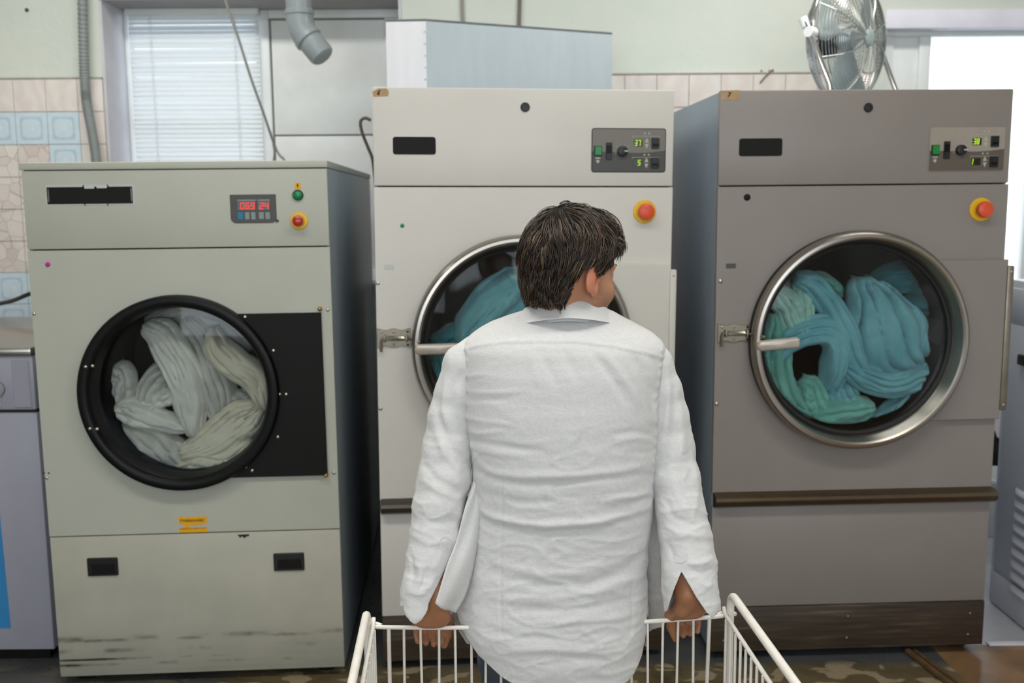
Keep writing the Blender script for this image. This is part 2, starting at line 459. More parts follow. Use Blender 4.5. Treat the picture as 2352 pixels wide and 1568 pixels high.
    for q in ((110, 434, 114, 464), (300, 432, 304, 462)):
        p, r = m.uv(q[0], q[1]), m.uv(q[2], q[3]); mb = MB(); mb.plate(p[0], r[0], r[1], p[1], -.0015, -.0025, .0015, .0003); part(mb, 'white_trim', MT['white_print'], bd)
    for q in ((194, 428, 217, 433), (222, 427, 246, 432)):
        p, r = m.uv(q[0], q[1]), m.uv(q[2], q[3]); mb = MB(); mb.plate(p[0], r[0], r[1], p[1], -.0015, -.0025, .0015, .0003); part(mb, 'white_trim', MT['white_print'], bd)
    # control panel
    u0, w1 = m.uv(528, 447); u1, w0 = m.uv(636, 511)
    mb = MB(); mb.prism(rrect(u0, u1, w0, w1, (.016, .016, .002, .002)), .001, -.004, .0012)
    p = m.uv(637, 507); mb.lathe(p[0], p[1], [(.005, 0), (.005, -.003), (.003, -.0045)], 14)
    cp = part(mb, 'control_panel', MT['panel_lo'], root, 'dark control panel with red lit digits')
    mb = MB()
    for q in ((545, 462, 588, 483), (592, 462, 621, 482)):
        a, b = m.uv(q[0], q[1]), m.uv(q[2], q[3]); mb.plate(a[0], b[0], b[1], a[1], -.0035, -.005, .001, .0004)
    part(mb, 'display_window', MT['disp_dark'], cp)
    mb = MB(); ch = .0205
    a = m.uv(552, 480.5); b = m.uv(596, 480.5); digits(mb, '069', a[0], a[1], .0125, ch, -.0052); digits(mb, '24', b[0], b[1], .0125, ch, -.0052)
    part(mb, 'lit_digits', MT['seg_red'], cp, 'red lit digits 069 24')
    mb = MB()
    for q in ((545, 458.5, 588, 461.5), (591, 458, 620, 461)):
        a, b = m.uv(q[0], q[1]), m.uv(q[2], q[3]); mb.plate(a[0], b[0], b[1], a[1], -.0035, -.0048, .0005, .0003)
    part(mb, 'caption_strip', MT['grey_key'], cp)
    for q, mt in (((546, 487, 560, 504), 'blue_key'), ((563, 487, 574, 504), 'grey_key'), ((577, 487, 588, 504), 'grey_key'), ((595, 487, 607, 503), 'grey_key'), ((610, 487, 621, 503), 'grey_key')):
        a, b = m.uv(q[0], q[1]), m.uv(q[2], q[3]); mb = MB(); mb.plate(a[0], b[0], b[1], a[1], -.0035, -.0058, .0015, .0006)
        part(mb, 'key', MT[mt], cp, 'blue key' if mt == 'blue_key' else None)
    # lamp, warning sticker, emergency stop
    u, w = m.uv(684, 427); mb = MB(); mb.plate(u-.0095, u+.0095, w-.0095, w+.0095, .0005, -.001, .001, .0002); ws = part(mb, 'hazard_sticker', MT['yellow_st'], fas, 'small yellow hazard sticker')
    mb = MB(); mb.prism([(u-.001, w+.007), (u-.0035, w-.001), (u-.0005, w-.001), (u-.001, w-.007), (u+.003, w+.0015), (u+.0005, w+.0015), (u+.0025, w+.007)], -.0008, -.0015); part(mb, 'lightning_mark', MT['ink'], ws)
    u, w = m.uv(684, 448, -.006); mb = MB(); mb.lathe(u, w, [(.0165, 0), (.0165, -.007), (.0145, -.009)], 32); lamp = part(mb, 'indicator_lamp', MT['black'], root, 'round green indicator lamp')
    mb = MB(); mb.lathe(u, w, [(.0138, -.008), (.013, -.012), (.009, -.0155), (.003, -.017)], 32); part(mb, 'lens', MT['green_lamp'], lamp)
    estop(root, m, 687, 507, .027, 'red_dark', .017)
    # torn yellow sticker
    a, b = m.uv(407, 1187), m.uv(477, 1221); w_, h_ = b[0]-a[0], a[1]-b[1]
    P = [(0, 1), (1, 1), (1, .58), (.86, .56), (.83, .46), (.62, .48), (.42, .46), (.38, .40), (.40, .33), (.66, .27), (1, .33), (1, .06), (.98, 0), (.05, 0), (.03, .27), (.24, .33), (.22, .50), (.10, .55), (.06, .62)]
    mb = MB(); mb.prism([(a[0]+x*w_, b[1]+y*h_) for x, y in P][::-1], .0005, -.001); st = part(mb, 'warning_sticker', MT['yellow_st'], fp, 'torn yellow warning sticker')
    mb = MB(); pl = lambda fx, fy: (lambda x, y: (a[0]+fx*w_+x, -.0013, b[1]+fy*h_+y))
    text_mb('ВНИМАНИЕ!', .0125, mb, pl(.5, .74), bold=True); text_mb('СЛЕДИТЬ ЗА ЧИСТОТОЙ', .0066, mb, pl(.5, .235)); part(mb, 'lettering', MT['ink'], st, smooth=0)
    return root

def estop(root, m, px, py, rc, redm, rr):
    """emergency stop: yellow collar, black neck and red mushroom head"""
    u, w = m.uv(px, py, -.004); mb = MB(); mb.lathe(u, w, [(rc, 0), (rc, -.003), (rc-.002, -.005), (rr*.8, -.006)], 40)
    e = part(mb, 'emergency_stop', MT['yellow'], root, 'red mushroom stop button on a yellow collar')
    mb = MB(); mb.lathe(u, w, [(rr*.72, -.004), (rr*.72, -.022)], 28); part(mb, 'neck', MT['black'], e)
    mb = MB(); mb.lathe(u, w, [(rr*.8, -.020), (rr, -.024), (rr, -.032), (rr*.92, -.037), (rr*.6, -.040), (rr*.2, -.0408)], 36); part(mb, 'push_button', MT[redm], e)
    return e

# ------------------------------------------------------------------ the two tall dryers
mC = Mach(-.4392, 3.1521, .0963, .0067)
mR = Mach(.6646, 3.2085, .0405, -.0033)
DOOR = mR.uv(1963, 779)
DCW = .9456
def tall_dryer(m, W, ZT, Z1, ZBAR, ZPL, face, side, trim, P, lab, white):
    root = empty('tumble_dryer', m.M); tag(root, lab, 'tumble dryer', 'industrial tumble dryers along the back')
    ZB = .03; cu, cw = P['door']; hi = MT[face]
    mb = MB(); cabinet_shell(mb, W, .015, 1.12, ZB+.002, ZT-.004); part(mb, 'cabinet', MT[side], root, 'sheet steel cabinet sides')
    mb = MB(); mb.box((0, 0, Z1+.002), (W, .017, ZT), .005); fas = part(mb, 'fascia', hi, root)
    mb = MB(); mb.hole_panel(0, W, ZBAR-.004, Z1-.002, cu, cw, .332, .016, 0); fp = part(mb, 'front_panel', hi, root)
    mb = MB(); mb.box((0, .001, ZPL+.001), (W, .017, ZBAR-.05), .003); part(mb, 'lint_panel', hi, root)
    mb = MB(); mb.box((0, -.004, ZB), (W, .02, ZPL), .003); pl = part(mb, 'plinth', MT['plinth'], root, 'scuffed dark brown plinth')
    for q in P.get('plsc', []):
        u, w = m.uv(*q); dot(pl, 'screw', u, w, -.004, .0045, .003, MT['steel_dull'])
    # extruded pull bar
    mb = MB(); prof = [(.002, -.052), (-.012, -.05), (-.026, -.044), (-.036, -.034), (-.040, -.022), (-.036, -.012), (-.022, -.004), (.002, 0)]
    n = len(prof); vs = [(u, y, ZBAR+z) for u in (.004, W+.006) for y, z in prof]
    mb.add(vs, [(i, (i+1) % n, n+(i+1) % n, n+i) for i in range(n)]+[tuple(range(n)), tuple(range(2*n-1, n-1, -1))]); part(mb, 'pull_bar', MT[trim], root, 'dark extruded pull bar')
    for x, y in ((.03, .05), (W-.09, .05), (.03, 1.0), (W-.09, 1.0)):
        mb = MB(); mb.box((x, y, 0), (x+.06, y+.06, ZB+.002), .004); part(mb, 'foot', MT['black_matt'], root)
    # raised hinge panel behind the door ring
    (hu0, hw1), (hu1, hw0) = P['hinge']
    mb = MB(); mb.prism(arc_plate(cu, cw, .34, (hu1, hw1), (hu1, hw0)), 0, -.02, .002); hp = part(mb, 'hinge_panel', hi, root)
    mb = MB(); mb.box((hu1-.004, -.026, hw0+.03), (hu1+.018, -.004, hw1-.02), .004); hs = part(mb, 'hinge_strip', MT['steel_dull'] if not white else hi, hp, 'upright hinge strip')
    for f in (.04, .96): dot(hs, 'screw', hu1+.007, hw0+.03+(hw1-hw0-.05)*f, -.026, .004, .003, MT['bolt'])
    # door
    dr = empty('door'); dr.parent = root
    mb = MB(); mb.lathe(cu, cw, [(.352, -.0005), (.354, -.014), (.353, -.030), (.345, -.036), (.331, -.034), (.331, .02), (.34, .02)], 120, caps=False); part(mb, 'gasket', MT['rubber'], dr, 'black rubber door gasket')
    prof = [(.347, -.034), (.3545, -.038), (.3555, -.050), (.352, -.062), (.344, -.070), (.335, -.071), (.329, -.067), (.324, -.050), (.319, -.028), (.316, -.016), (.312, -.012)]
    mb = MB(); mb.lathe(cu, cw, prof, 144, caps=False); part(mb, 'door_ring', MT['steel'], dr, 'polished steel door ring')
    mb = MB(); mb.lathe(cu, cw, [(.3165, -.014), (.311, -.018), (.304, -.016), (.302, -.006), (.314, -.003)], 120, caps=False); part(mb, 'glass_seal', MT['rubber'], dr)
    mb = MB(); mb.lathe(cu, cw, [(.306, -.009), (.2, -.016), (.1, -.0185), (.004, -.019), (.004, -.015), (.1, -.0145), (.2, -.012), (.306, -.006)], 96); part(mb, 'glass', MT['glass'], dr)
    drum(root, cu, cw, .325, .025, .72)
    # handle
    (ha, hb), (hc, hd) = P['handle']; t = (hd-hb)/(hc-ha); hh = .0165
    poly = rrect(ha, hc, -hh, hh, (hh*.98, hh*.55, hh*.55, hh*.98), 7); poly = [(x, hb+t*(x-ha)+z) for x, z in poly]
    mb = MB(); mb.prism(poly, -.072, -.094, .006); hd_ = part(mb, 'handle', MT['handle'], dr, 'flat satin lever handle', smooth=50)
    mb = MB(); mb.lathe(ha+.018, hb, [(.012, -.060), (.012, -.076)], 24); part(mb, 'spindle', MT['steel_dull'], hd_)
    # spring bolt latch
    (la, lb), (lc, ld) = P['latch']; w_ = lc-la
    lt = MB(); wavy = []
    for i in range(25): x = i/24; wavy.append((la+w_*x, lb-.003*(1-math.cos(x*4*PI))*.9))
    low = [(u, lb+ld-w+0*u) for u, w in wavy][::-1]
    lt.prism([(u, 2*((lb+ld)/2)-w) for u, w in wavy]+wavy[::-1], 0, -.005, .001)
    la_ = part(lt, 'latch', MT['steel_dull'], root, 'sprung steel bolt latch')
    wm = (lb+ld)/2; mb = MB(); tip = P['tip'][0]
    mb.tube([(la+.012, -.012, ld-.012), (la+.012, -.016, wm-.012), (la+.016, -.016, wm), (la+.026, -.016, wm), (lc-.01, -.018, wm-.001)], .0042, 10)
    mb.tube([(lc-.012, -.018, wm-.001), (lc+.02, -.05, wm-.003), (lc+.026, -.078, wm-.004), (tip-.004, -.078, wm-.005)], .0042, 10); part(mb, 'bolt_rod', MT['steel_dull'], la_)
    mb = MB(); mb.tube([(la+.026+(lc-la-.046)*i/160, -.016+.0075*math.cos(i*.9), wm+.0075*math.sin(i*.9)) for i in range(161)], .0013, 5); part(mb, 'spring', MT['bolt'], la_)
    for x in (la+.024, lc-.012):
        mb = MB(); mb.box((x-.003, -.026, wm-.012), (x+.003, -.003, wm+.012), .002); part(mb, 'rod_guide', MT['steel_dull'], la_)
    for fx, fy in ((.14, .82), (.5, .82), (.5, .16)): dot(la_, 'screw', la+w_*fx, ld+(lb-ld)*fy, -.005, .0042, .004, MT['bolt'])
    for fx, fy in ((.92, .82), (.92, .14)): dot(la_, 'screw_hole', la+w_*fx, ld+(lb-ld)*fy, -.005, .004, .0008, MT['ink'])
    # fascia fittings
    (a, b), (c, d) = P['badge']; mb = MB(); mb.plate(a, c, d, b, .001, -.0025, .008, .001); part(mb, 'name_plate', MT['black_matt'], fas, 'plain black name plate')
    u, w = P['lock']; mb = MB(); mb.lathe(u, w, [(.0145, .001), (.0145, -.004), (.012, -.006), (.008, -.006), (.0075, -.0035)], 28); part(mb, 'lock', MT['black'], fas, 'round black lock')
    tall_panel(root, m, P, white)
    estop(root, m, *P['stop'], .0375, 'red_btn', .026)
    # tape with the machine number
    tp = [m.uv(*q) for q in P['tape']]; mb = MB(); mb.prism(tp, .0005, -.0008); tpo = part(mb, 'tape_tag', MT['tape'], fas, 'brown masking tape tag with a hand-written number')
    mb = MB(); mb.tube([(u, -.0012, w) for u, w in (m.uv(*q) for q in P['num'])], .0019, 6); part(mb, 'inked_number', MT['ink'], tpo)
    for q, r, mt, nm, lb_ in P['dots']:
        u, w = m.uv(*q); dot(fp, nm, u, w, 0, r, .004, MT[mt], lb_)
    for (q0, q1), mt, nm in P['patch']:
        a, b = m.uv(*q0), m.uv(*q1); mb = MB(); mb.plate(a[0], b[0], b[1], a[1], .0005, -.001, .001, .0003); part(mb, nm, MT[mt], fp)
    return root

def tall_panel(root, m, P, white):
    (a, b), (c, d) = P['panel']; W, H = c-a, b-d
    F = lambda x, y: (a+W*x, d+H*y)
    mb = MB(); mb.plate(a-.003, c+.003, d-.003, b+.003, .001, -.002, .009, .001); rim = part(mb, 'control_panel', MT['black'] if white else MT['taupe'], root, 'grey control panel with green lit digits')
    top = rrect(a, c, d, b, .007); curve = [(1, .50), (.8, .455), (.62, .44), (.4, .45), (.2, .46), (0, .47)]
    up = [F(0, .47)]+[F(x, y) for x, y in curve[::-1][1:]]+[F(1, .97), F(.98, 1), F(.02, 1), F(0, .97)]
    dn = [F(x, y) for x, y in curve]+[F(0, .03), F(.015, 0), F(.985, 0), F(1, .03)]
    mb = MB(); mb.prism(up, -.0015, -.003); part(mb, 'upper_field', MT['panel_hi' if white else 'panel_hi2'], rim)
    mb = MB(); mb.prism(dn[::-1], -.0015, -.003); part(mb, 'lower_field', MT['panel_lo' if white else 'panel_lo2'], rim)
    def pl(nm, mt, x0, x1, y0, y1, yf, lb=None, r=.001):
        p, q = F(x0, y0), F(x1, y1); mb = MB(); mb.plate(p[0], q[0], p[1], q[1], -.0025, yf, r, .0008); return part(mb, nm, MT[mt], rim, lb)
    pl('button_bezel', 'black', .02, .13, .365, .60, -.006); pl('start_button', 'green_btn', .032, .122, .385, .585, -.010, 'square green start button')
    pl('rocker_switch', 'black', .185, .265, .28, .68, -.008, 'tall black rocker switch'); pl('rocker_paddle', 'black_gloss', .195, .255, .44, .61, -.013)
    u, w = F(.41, .475); mb = MB(); mb.lathe(u, w, [(.0165, -.0025), (.0165, -.012), (.0155, -.017), (.011, -.0185)], 30); kn = part(mb, 'selector_knob', MT['black'], rim, 'round black selector knob')
    mb = MB(); mb.plate(u+.004, u+.0155, w-.0015, w+.0025, -.017, -.0195, .001, .0004); part(mb, 'pointer', MT['white_print'], kn)
    mb = MB()
    for an in (200, 170, 140, 110, 70, 40, 10):
        x, z = math.cos(math.radians(an)), math.sin(math.radians(an)); mb.tube([(u+x*.021, -.0032, w+z*.021), (u+x*.026, -.0032, w+z*.026)], .0011, 4)
    for x0, x1, y in ((.55, .92, .835), (.55, .92, .335)):
        p, q = F(x0, y), F(x1, y); mb.plate(p[0], q[0], p[1]-.0006, p[1]+.0006, -.0027, -.0034, .0002, .0001)
        for xx in (x0, x1): p = F(xx, y); mb.plate(p[0]-.0005, p[0]+.0005, p[1]-.005, p[1], -.0027, -.0034, .0002, .0001)
    for y in (.90, .39):
        for x in (.715, .775): p = F(x, y); mb.plate(p[0]-.003, p[0]+.003, p[1]-.002, p[1]+.003, -.0027, -.0034, .0012, .0001)
    p = F(.075, .315); mb.plate(p[0]-.008, p[0]+.008, p[1]-.002, p[1]+.002, -.0027, -.0034, .001, .0001)
    p = F(.075, .235); mb.prism([(p[0]-.006, p[1]+.003), (p[0]-.004, p[1]-.003), (p[0], p[1]-.006), (p[0]+.004, p[1]-.003), (p[0]+.006, p[1]+.003), (p[0], p[1]+.006)][::1], -.0027, -.0034)
    for yc, hi_ in ((.67, 0), (.205, 1)):
        for sg in (1, -1):
            p = F(.745, yc+sg*.018); mb.prism([(p[0]-.0065, p[1]), (p[0]+.0065, p[1]), (p[0], p[1]+sg*.015)], -.0027, -.0034)
    part(mb, 'printed_marks', MT['panel_print'], rim)
    for k, (yc, tx) in enumerate(((.67, P['digits'][0]), (.205, P['digits'][1]))):
        pl('display_window', 'disp_green', .565, .69, yc-.085, yc+.085, -.0035)
        mb = MB(); p = F(.573, yc-.065); digits(mb, tx, p[0], p[1], .0088, .0185, -.0037); part(mb, 'lit_digits', MT['seg_green'], rim, 'green lit digits '+tx.strip())
        pl('rocker_switch', 'black', .81, .915, yc-.125, yc+.125, -.009, 'black rocker switch')
        pl('rocker_paddle', 'black_gloss', .825, .90, yc-.07, yc-.015, -.013)

u_ = mR.uv
PR = dict(door=DOOR, hinge=(u_(2140, 598, -.02), u_(2296, 962, -.02)), handle=(u_(1741, 796, -.09), u_(1838, 787, -.09)), latch=(u_(1648, 743), u_(1721, 785)), tip=u_(1752, 764, -.075),
    badge=(u_(1698, 318), u_(1796, 358)), lock=u_(1994, 247), panel=(u_(2137, 293), u_(2303, 391)), stop=(2254, 481), digits=('38', '1 '),
    tape=[(1658, 208), (1699, 207), (1699, 229), (1657, 230)][::-1], num=[(1673, 213), (1679, 213), (1675, 218), (1672, 222)],
    dots=[((1716, 453), .011, 'black_matt', 'key_lock', 'small dark key lock'), ((1655, 645), .0072, 'bolt', 'screw', None), ((1646, 927), .0072, 'bolt', 'screw', None)],
    patch=[(((1668, 605), (1690, 616)), 'panel_lo', 'small_plate')], plsc=[(1661, 1470), (1944, 1463), (2222, 1455), (1947, 1414), (2227, 1407)])
v_ = mC.uv
PC = dict(door=(DOOR[0]+.004, DOOR[1]), hinge=(v_(1380, 606, -.02), v_(1534, 960, -.02)), handle=(v_(952, 804, -.09), v_(1056, 801, -.09)), latch=(v_(866, 754), v_(943, 797)), tip=v_(966, 772, -.075),
    badge=(v_(902, 314), v_(1001, 355)), lock=v_(1206, 246), panel=(v_(1361, 296), v_(1526, 394)), stop=(1481, 486), digits=('37', ' 5'),
    tape=[(855, 211), (869, 203), (888, 203), (894, 211), (891, 221), (858, 222)][::-1], num=[(873, 207), (869, 212), (867, 217), (870, 218), (871, 214), (868, 215)],
    dots=[((868, 650), .006, 'bolt', 'screw', None), ((874, 938), .006, 'bolt', 'screw', None), ((924, 518), .0065, 'green_lamp', 'pilot_stud', 'tiny green stud')],
    patch=[(((883, 607), (905, 619)), 'white_print', 'small_sticker')], plsc=[])
left_dryer()
tall_dryer(mC, .954, 1.9046, 1.6006, .5924, .1865, 'white_en', 'side_blue', 'grey_trim', PC, 'white industrial tumble dryer behind the man, digits 37 and 5, number 6 on tape', True)
tall_dryer(mR, .9456, 1.8923, 1.5942, .5895, .1865, 'taupe', 'side_blue', 'bronze', PR, 'taupe grey industrial tumble dryer full of teal towels, digits 38 and 1', False)
# ================================================================== the room
YW = 4.85                       # face of the back wall
YR = 5.14                       # window plane in its recess
XL, XR, YF, ZC = -3.3, 3.6, -3.2, 3.25

def wall_paint():
    t = NT('wall_paint'); v = t.coord()
    f = t.noise(v, 1.4, 5, .6); g = t.noise(v, 9, 6, .65)
    c = t.mix(t.math('MULTIPLY', g, .35), t.ramp(f, [(.3, lin((196, 206, 198))), (.7, lin((212, 219, 211)))]), lin((218, 217, 208)))
    t.bsdf(c, .6); t.bump(t.noise(v, 26, 5, .65), .25, .01); return t.m
def flat(name, col, rough=.6, **k): return paint(name, col, rough, **k)
MT['wall'] = wall_paint()
MT['reveal'] = flat('reveal_paint', (196, 194, 200), .6)
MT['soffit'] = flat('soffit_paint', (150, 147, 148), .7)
MT['frame'] = flat('window_plastic', (226, 230, 230), .4)
MT['lintel'] = flat('lintel_paint', (222, 222, 234), .5)
MT['ceiling'] = flat('ceiling_paint', (222, 222, 216), .8)
MT['sidewall'] = flat('side_wall_paint', (188, 186, 178), .8)
MT['gap'] = flat('gasket_grey', (96, 100, 100), .7)
MT['pane'] = glassm('window_glass', (245, 248, 250), .6)

def floor_mat():
    t = NT('stained_floor'); v = t.coord()
    sx = t.n('ShaderNodeSeparateXYZ'); t.l(v, sx.inputs[0])
    n1 = t.noise(t.coord((1, 1.6, 1)), 3.2, 5, .6, .6); n2 = t.noise(t.coord((1, 1.7, 1), (3.1, 1.7, 0)), 8.5, 3, .5, .5); n3 = t.noise(v, 22, 5, .65)
    brown = t.ramp(n1, [(.34, lin((74, 66, 46))), (.5, lin((104, 92, 66))), (.66, lin((120, 108, 82)))])
    patch = t.ramp(n2, [(.54, (0, 0, 0)), (.57, (1, 1, 1))])
    c = t.mix(patch, brown, lin((160, 144, 116)))
    grey = t.ramp(n1, [(.3, lin((66, 68, 70))), (.7, lin((88, 90, 92)))])
    edge = t.math('ADD', sx.outputs[1], t.math('MULTIPLY', t.math('SUBTRACT', n1, .5), .16))
    far = t.ramp(t.math('SUBTRACT', edge, 2.5), [(.65, (0, 0, 0)), (.70, (1, 1, 1))])
    c = t.mix(far, c, grey)
    lft = t.ramp(t.math('MULTIPLY', sx.outputs[0], -1.0), [(.92, (0, 0, 0)), (1.0, (1, 1, 1))])
    c = t.mix(t.math('MULTIPLY', lft, .75), c, grey)
    c = t.mix(t.math('MULTIPLY', n3, .25), c, lin((52, 48, 40)))
    t.bsdf(c, t.ramp(n3, [(.3, (.22, .22, .22)), (.7, (.42, .42, .42))]), spec=.5)
    t.bump(n3, .06, .003); return t.m
def orange_floor():
    t = NT('orange_brown_tiles'); v = t.coord(); n = t.noise(v, 5, 6, .65); n2 = t.noise(v, 40, 3)
    c = t.mix(t.math('MULTIPLY', n2, .4), t.ramp(n, [(.35, lin((106, 80, 54))), (.65, lin((158, 122, 86)))]), lin((98, 80, 60)))
    t.bsdf(c, .3); t.bump(n2, .08, .002); return t.m
def pale_floor():
    t = NT('pale_threshold_tiles'); v = t.coord(); n = t.noise(v, 4, 5, .6)
    t.bsdf(t.ramp(n, [(.3, lin((148, 150, 156))), (.7, lin((176, 176, 180)))]), .35); return t.m
mb = MB(); xs, xe = 1.46, XR
mb.add([(XL, YF, 0), (xs, YF, 0), (xs, YW+.3, 0), (XL, YW+.3, 0)], [(0, 1, 2, 3)], 0)
mb.add([(xs, YF, 0), (xe, YF, 0), (xe, 3.31, 0), (xs, 3.31, 0)], [(0, 1, 2, 3)], 1)
mb.add([(xs, 3.31, 0), (xe, 3.31, 0), (xe, YW+.3, 0), (xs, YW+.3, 0)], [(0, 1, 2, 3)], 2)
tag(mb.build('floor', [floor_mat(), orange_floor(), pale_floor()], None, 0), 'stained brown and grey laundry floor', 'floor', kind='structure')
MT['strip'] = paint('worn_wood_strip', (92, 70, 46), .5, 0, .2, 30)
p, q = atZ(2092, 1500, .01), atZ(2186, 1572, .01); d = (q-p).normalized(); n_ = Vector((-d.y, d.x, 0))*.016
mb = MB(); a, b = p-d*.02, q+d*1.5
mb.tube([a, b], .011, 8); mb.tube([a+n_*1.6, b+n_*1.6], .006, 8)
tag(mb.build('trim_1', MT['strip']), 'worn brown strip across the floor', 'floor strip', kind='structure')
mb = MB(); mb.box((1.66, 3.295, .0005), (XR, 3.325, .008), .003); tag(mb.build('trim_2', MT['reveal']), 'pale threshold strip in front of the bright doorway', 'threshold', kind='structure')

# back wall with window recess and door opening
RX0 = atY(238, 180, YW).x; RX1 = atY(921, 30, YW).x; RZ1 = atY(600, -8, YW).z; RZ0 = 1.15
DX0 = atY(2034, 130, YW).x; DZ1 = atY(2200, 22, YW).z; DX1 = 3.25
DZT = atY(2200, 70, YW).z
ZTILE = atY(120, 182, YW).z
mb = MB(); T = .30
def wb(x0, x1, z0, z1): mb.box((x0, YW, z0), (x1, YW+T, z1))
wb(XL-.1, RX0, 0, ZC+.1); wb(RX0, RX1, 0, RZ0); wb(RX0, RX1, RZ1, ZC+.1); wb(RX1, DX0, 0, ZC+.1); wb(DX0, DX1, DZ1, ZC+.1); wb(DX1, XR+.2, 0, ZC+.1)
tag(mb.build('wall_back', MT['wall'], None, 0), 'pale green painted back wall', 'wall', kind='structure')
# reveal lining and darker soffit of the recess
mb = MB(); mb.box((RX0-.002, YW-.004, RZ0), (RX0+.012, YR+.05, RZ1)); mb.box((RX1-.012, YW-.004, RZ0), (RX1+.002, YR+.05, RZ1)); mb.box((RX0, YW-.02, RZ0-.02), (RX1, YR+.05, RZ0+.012))
tag(mb.build('trim_3', MT['reveal'], None, 0), 'lavender grey reveal of the window recess', 'window reveal', kind='structure')
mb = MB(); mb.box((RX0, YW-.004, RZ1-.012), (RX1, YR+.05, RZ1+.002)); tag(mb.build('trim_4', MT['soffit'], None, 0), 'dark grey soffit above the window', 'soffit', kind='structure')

# wall tiles
def tile_marble():
    t = NT('pink_marble_tile'); v = t.coord(); n = t.noise(v, 7, 6, .6, 1.2)
    w = t.n('ShaderNodeTexWave'); t.l(v, w.inputs[0]); w.inputs['Scale'].default_value = 3; w.inputs['Distortion'].default_value = 14; w.inputs['Detail'].default_value = 3
    c = t.mix(t.math('MULTIPLY', w.outputs['Fac'], .35), t.ramp(n, [(.35, lin((222, 216, 211))), (.7, lin((230, 225, 220)))]), lin((210, 194, 188)))
    t.bsdf(c, .18); return t.m
def tile_crackle():
    t = NT('crackle_tile'); v = t.coord()
    vo = t.n('ShaderNodeTexVoronoi', feature='DISTANCE_TO_EDGE'); t.l(t.coord((1, .2, 1)), vo.inputs[0]); vo.inputs['Scale'].default_value = 15
    vc = t.n('ShaderNodeTexVoronoi'); t.l(t.coord((1, .2, 1)), vc.inputs[0]); vc.inputs['Scale'].default_value = 15
    cell = t.ramp(vc.outputs['Color'], [(.1, lin((218, 210, 204))), (.6, lin((230, 226, 220))), (.9, lin((212, 200, 194)))])
    c = t.mix(t.ramp(vo.outputs['Distance'], [(.0, (1, 1, 1)), (.035, (0, 0, 0))]), cell, lin((182, 166, 158)))
    c = t.mix(t.math('MULTIPLY', t.noise(v, 14, 5, .6, 1), .3), c, lin((176, 158, 150))); t.bsdf(c, .22); return t.m
def tile_blue():
    t = NT('pale_blue_tile'); v = t.coord(); n = t.noise(v, 30, 4)
    t.bsdf(t.ramp(n, [(.3, lin((196, 214, 226))), (.7, lin((208, 224, 232)))]), .2); return t.m
MT['tile_in'] = paint('blue_tile_ring', (180, 202, 218), .2, 0, .05, 40)
MT['tile_c'] = paint('blue_tile_heart', (206, 220, 228), .2, 0, .05, 40)
MT['grout'] = paint('grout', (168, 164, 158), .8, 0, .1, 40)
TS = .1525; tx0 = atY(107, 220, YW).x
mb = MB()
def tiles(x0, x1, left):
    mb.box((x0, YW-.008, .0), (x1, YW+.002, ZTILE), 0, 0)
    i0 = math.floor((x0-tx0)/TS); i1 = math.ceil((x1-tx0)/TS)
    for i in range(i0, i1):
        for j in range(0, 14):
            a, b = max(tx0+i*TS, x0)+.0012, min(tx0+(i+1)*TS, x1)-.0012; w1 = ZTILE-j*TS-.0012; w0 = max(.002, w1-TS+.0024)
            if b-a < .012 or w1-w0 < .012: continue
            blue = left and ((j == 1 and i <= 0) or (j == 2 and i == 0) or (j in (6, 7) and i <= -1))
            mt = 2 if blue else (1 if j in (0,) or (i >= 1 and j < 5) or not left else 3)
            mb.plate(a, b, w0, w1, YW-.004, YW-.014, .002, .002, mt)
            if blue:
                cx, cz, h = (a+b)/2, (w0+w1)/2, (b-a)/2
                mb.plate(cx-h*.72, cx+h*.72, cz-h*.72, cz+h*.72, YW-.012, YW-.0145, .012, .0004, 4)
                mb.plate(cx-h*.58, cx+h*.58, cz-h*.58, cz+h*.58, YW-.012, YW-.0150, .025, .0004, 2)
                mb.plate(cx-h*.2, cx+h*.2, cz-h*.2, cz+h*.2, YW-.012, YW-.0156, .015, .0004, 5)
tiles(XL+.01, RX0-.003, True); tiles(RX1+.003, DX0-.06, False)
tag(mb.build('trim_5', [MT['grout'], tile_marble(), tile_blue(), tile_crackle(), MT['tile_in'], MT['tile_c']], None, 30), 'pink marble, pale blue and crackle glazed wall tiles', 'wall tiles', kind='structure')
mb = MB(); mb.box((XL+.01, YW-.017, ZTILE), (RX0-.002, YW, ZTILE+.008), .002); mb.box((RX1+.003, YW-.017, ZTILE), (DX0-.06, YW, ZTILE+.008), .002)
tag(mb.build('trim_6', MT['grout']), 'dusty top edge of the wall tiles', 'tile edge', kind='structure')

# window unit in the recess
win = empty('window_1'); win['kind'] = 'structure'; win.location = (RX0, YR, RZ0); O = Vector((RX0, YR, RZ0)); win['label'] = 'white plastic window with a closed blind and a solid panel'; win['category'] = 'window'
def wpx(px, py, y=YR): p = atY(px, py, y); return p.x, p.z
xa, zt = wpx(290, 27); xb, _ = wpx(307, 200); xm0, _ = wpx(594, 200); xm1, _ = wpx(625, 200); xr0, zr = wpx(884, 42); xr1, _ = wpx(912, 42)
fy = YR
mb = MB()
for q in ((RX0+.012, xb, RZ0, RZ1-.012), (xb, xm0, zt, RZ1-.012), (xm0, xm1, RZ0, RZ1-.012), (xm1, xr1+.2, zr, RZ1-.012), (xr0, RX1-.012, RZ0, zr), (xb, xm0, RZ0, RZ0+.07), (xm1, xr0, RZ0, RZ0+.06)):
    mb.box((q[0], fy-.03, q[2]), (min(q[1], RX1-.012), fy+.05, q[3]), .004)
o = mb.build('window_frame', MT['frame'], win); o.location = -O
zs = wpx(700, 311)[1]
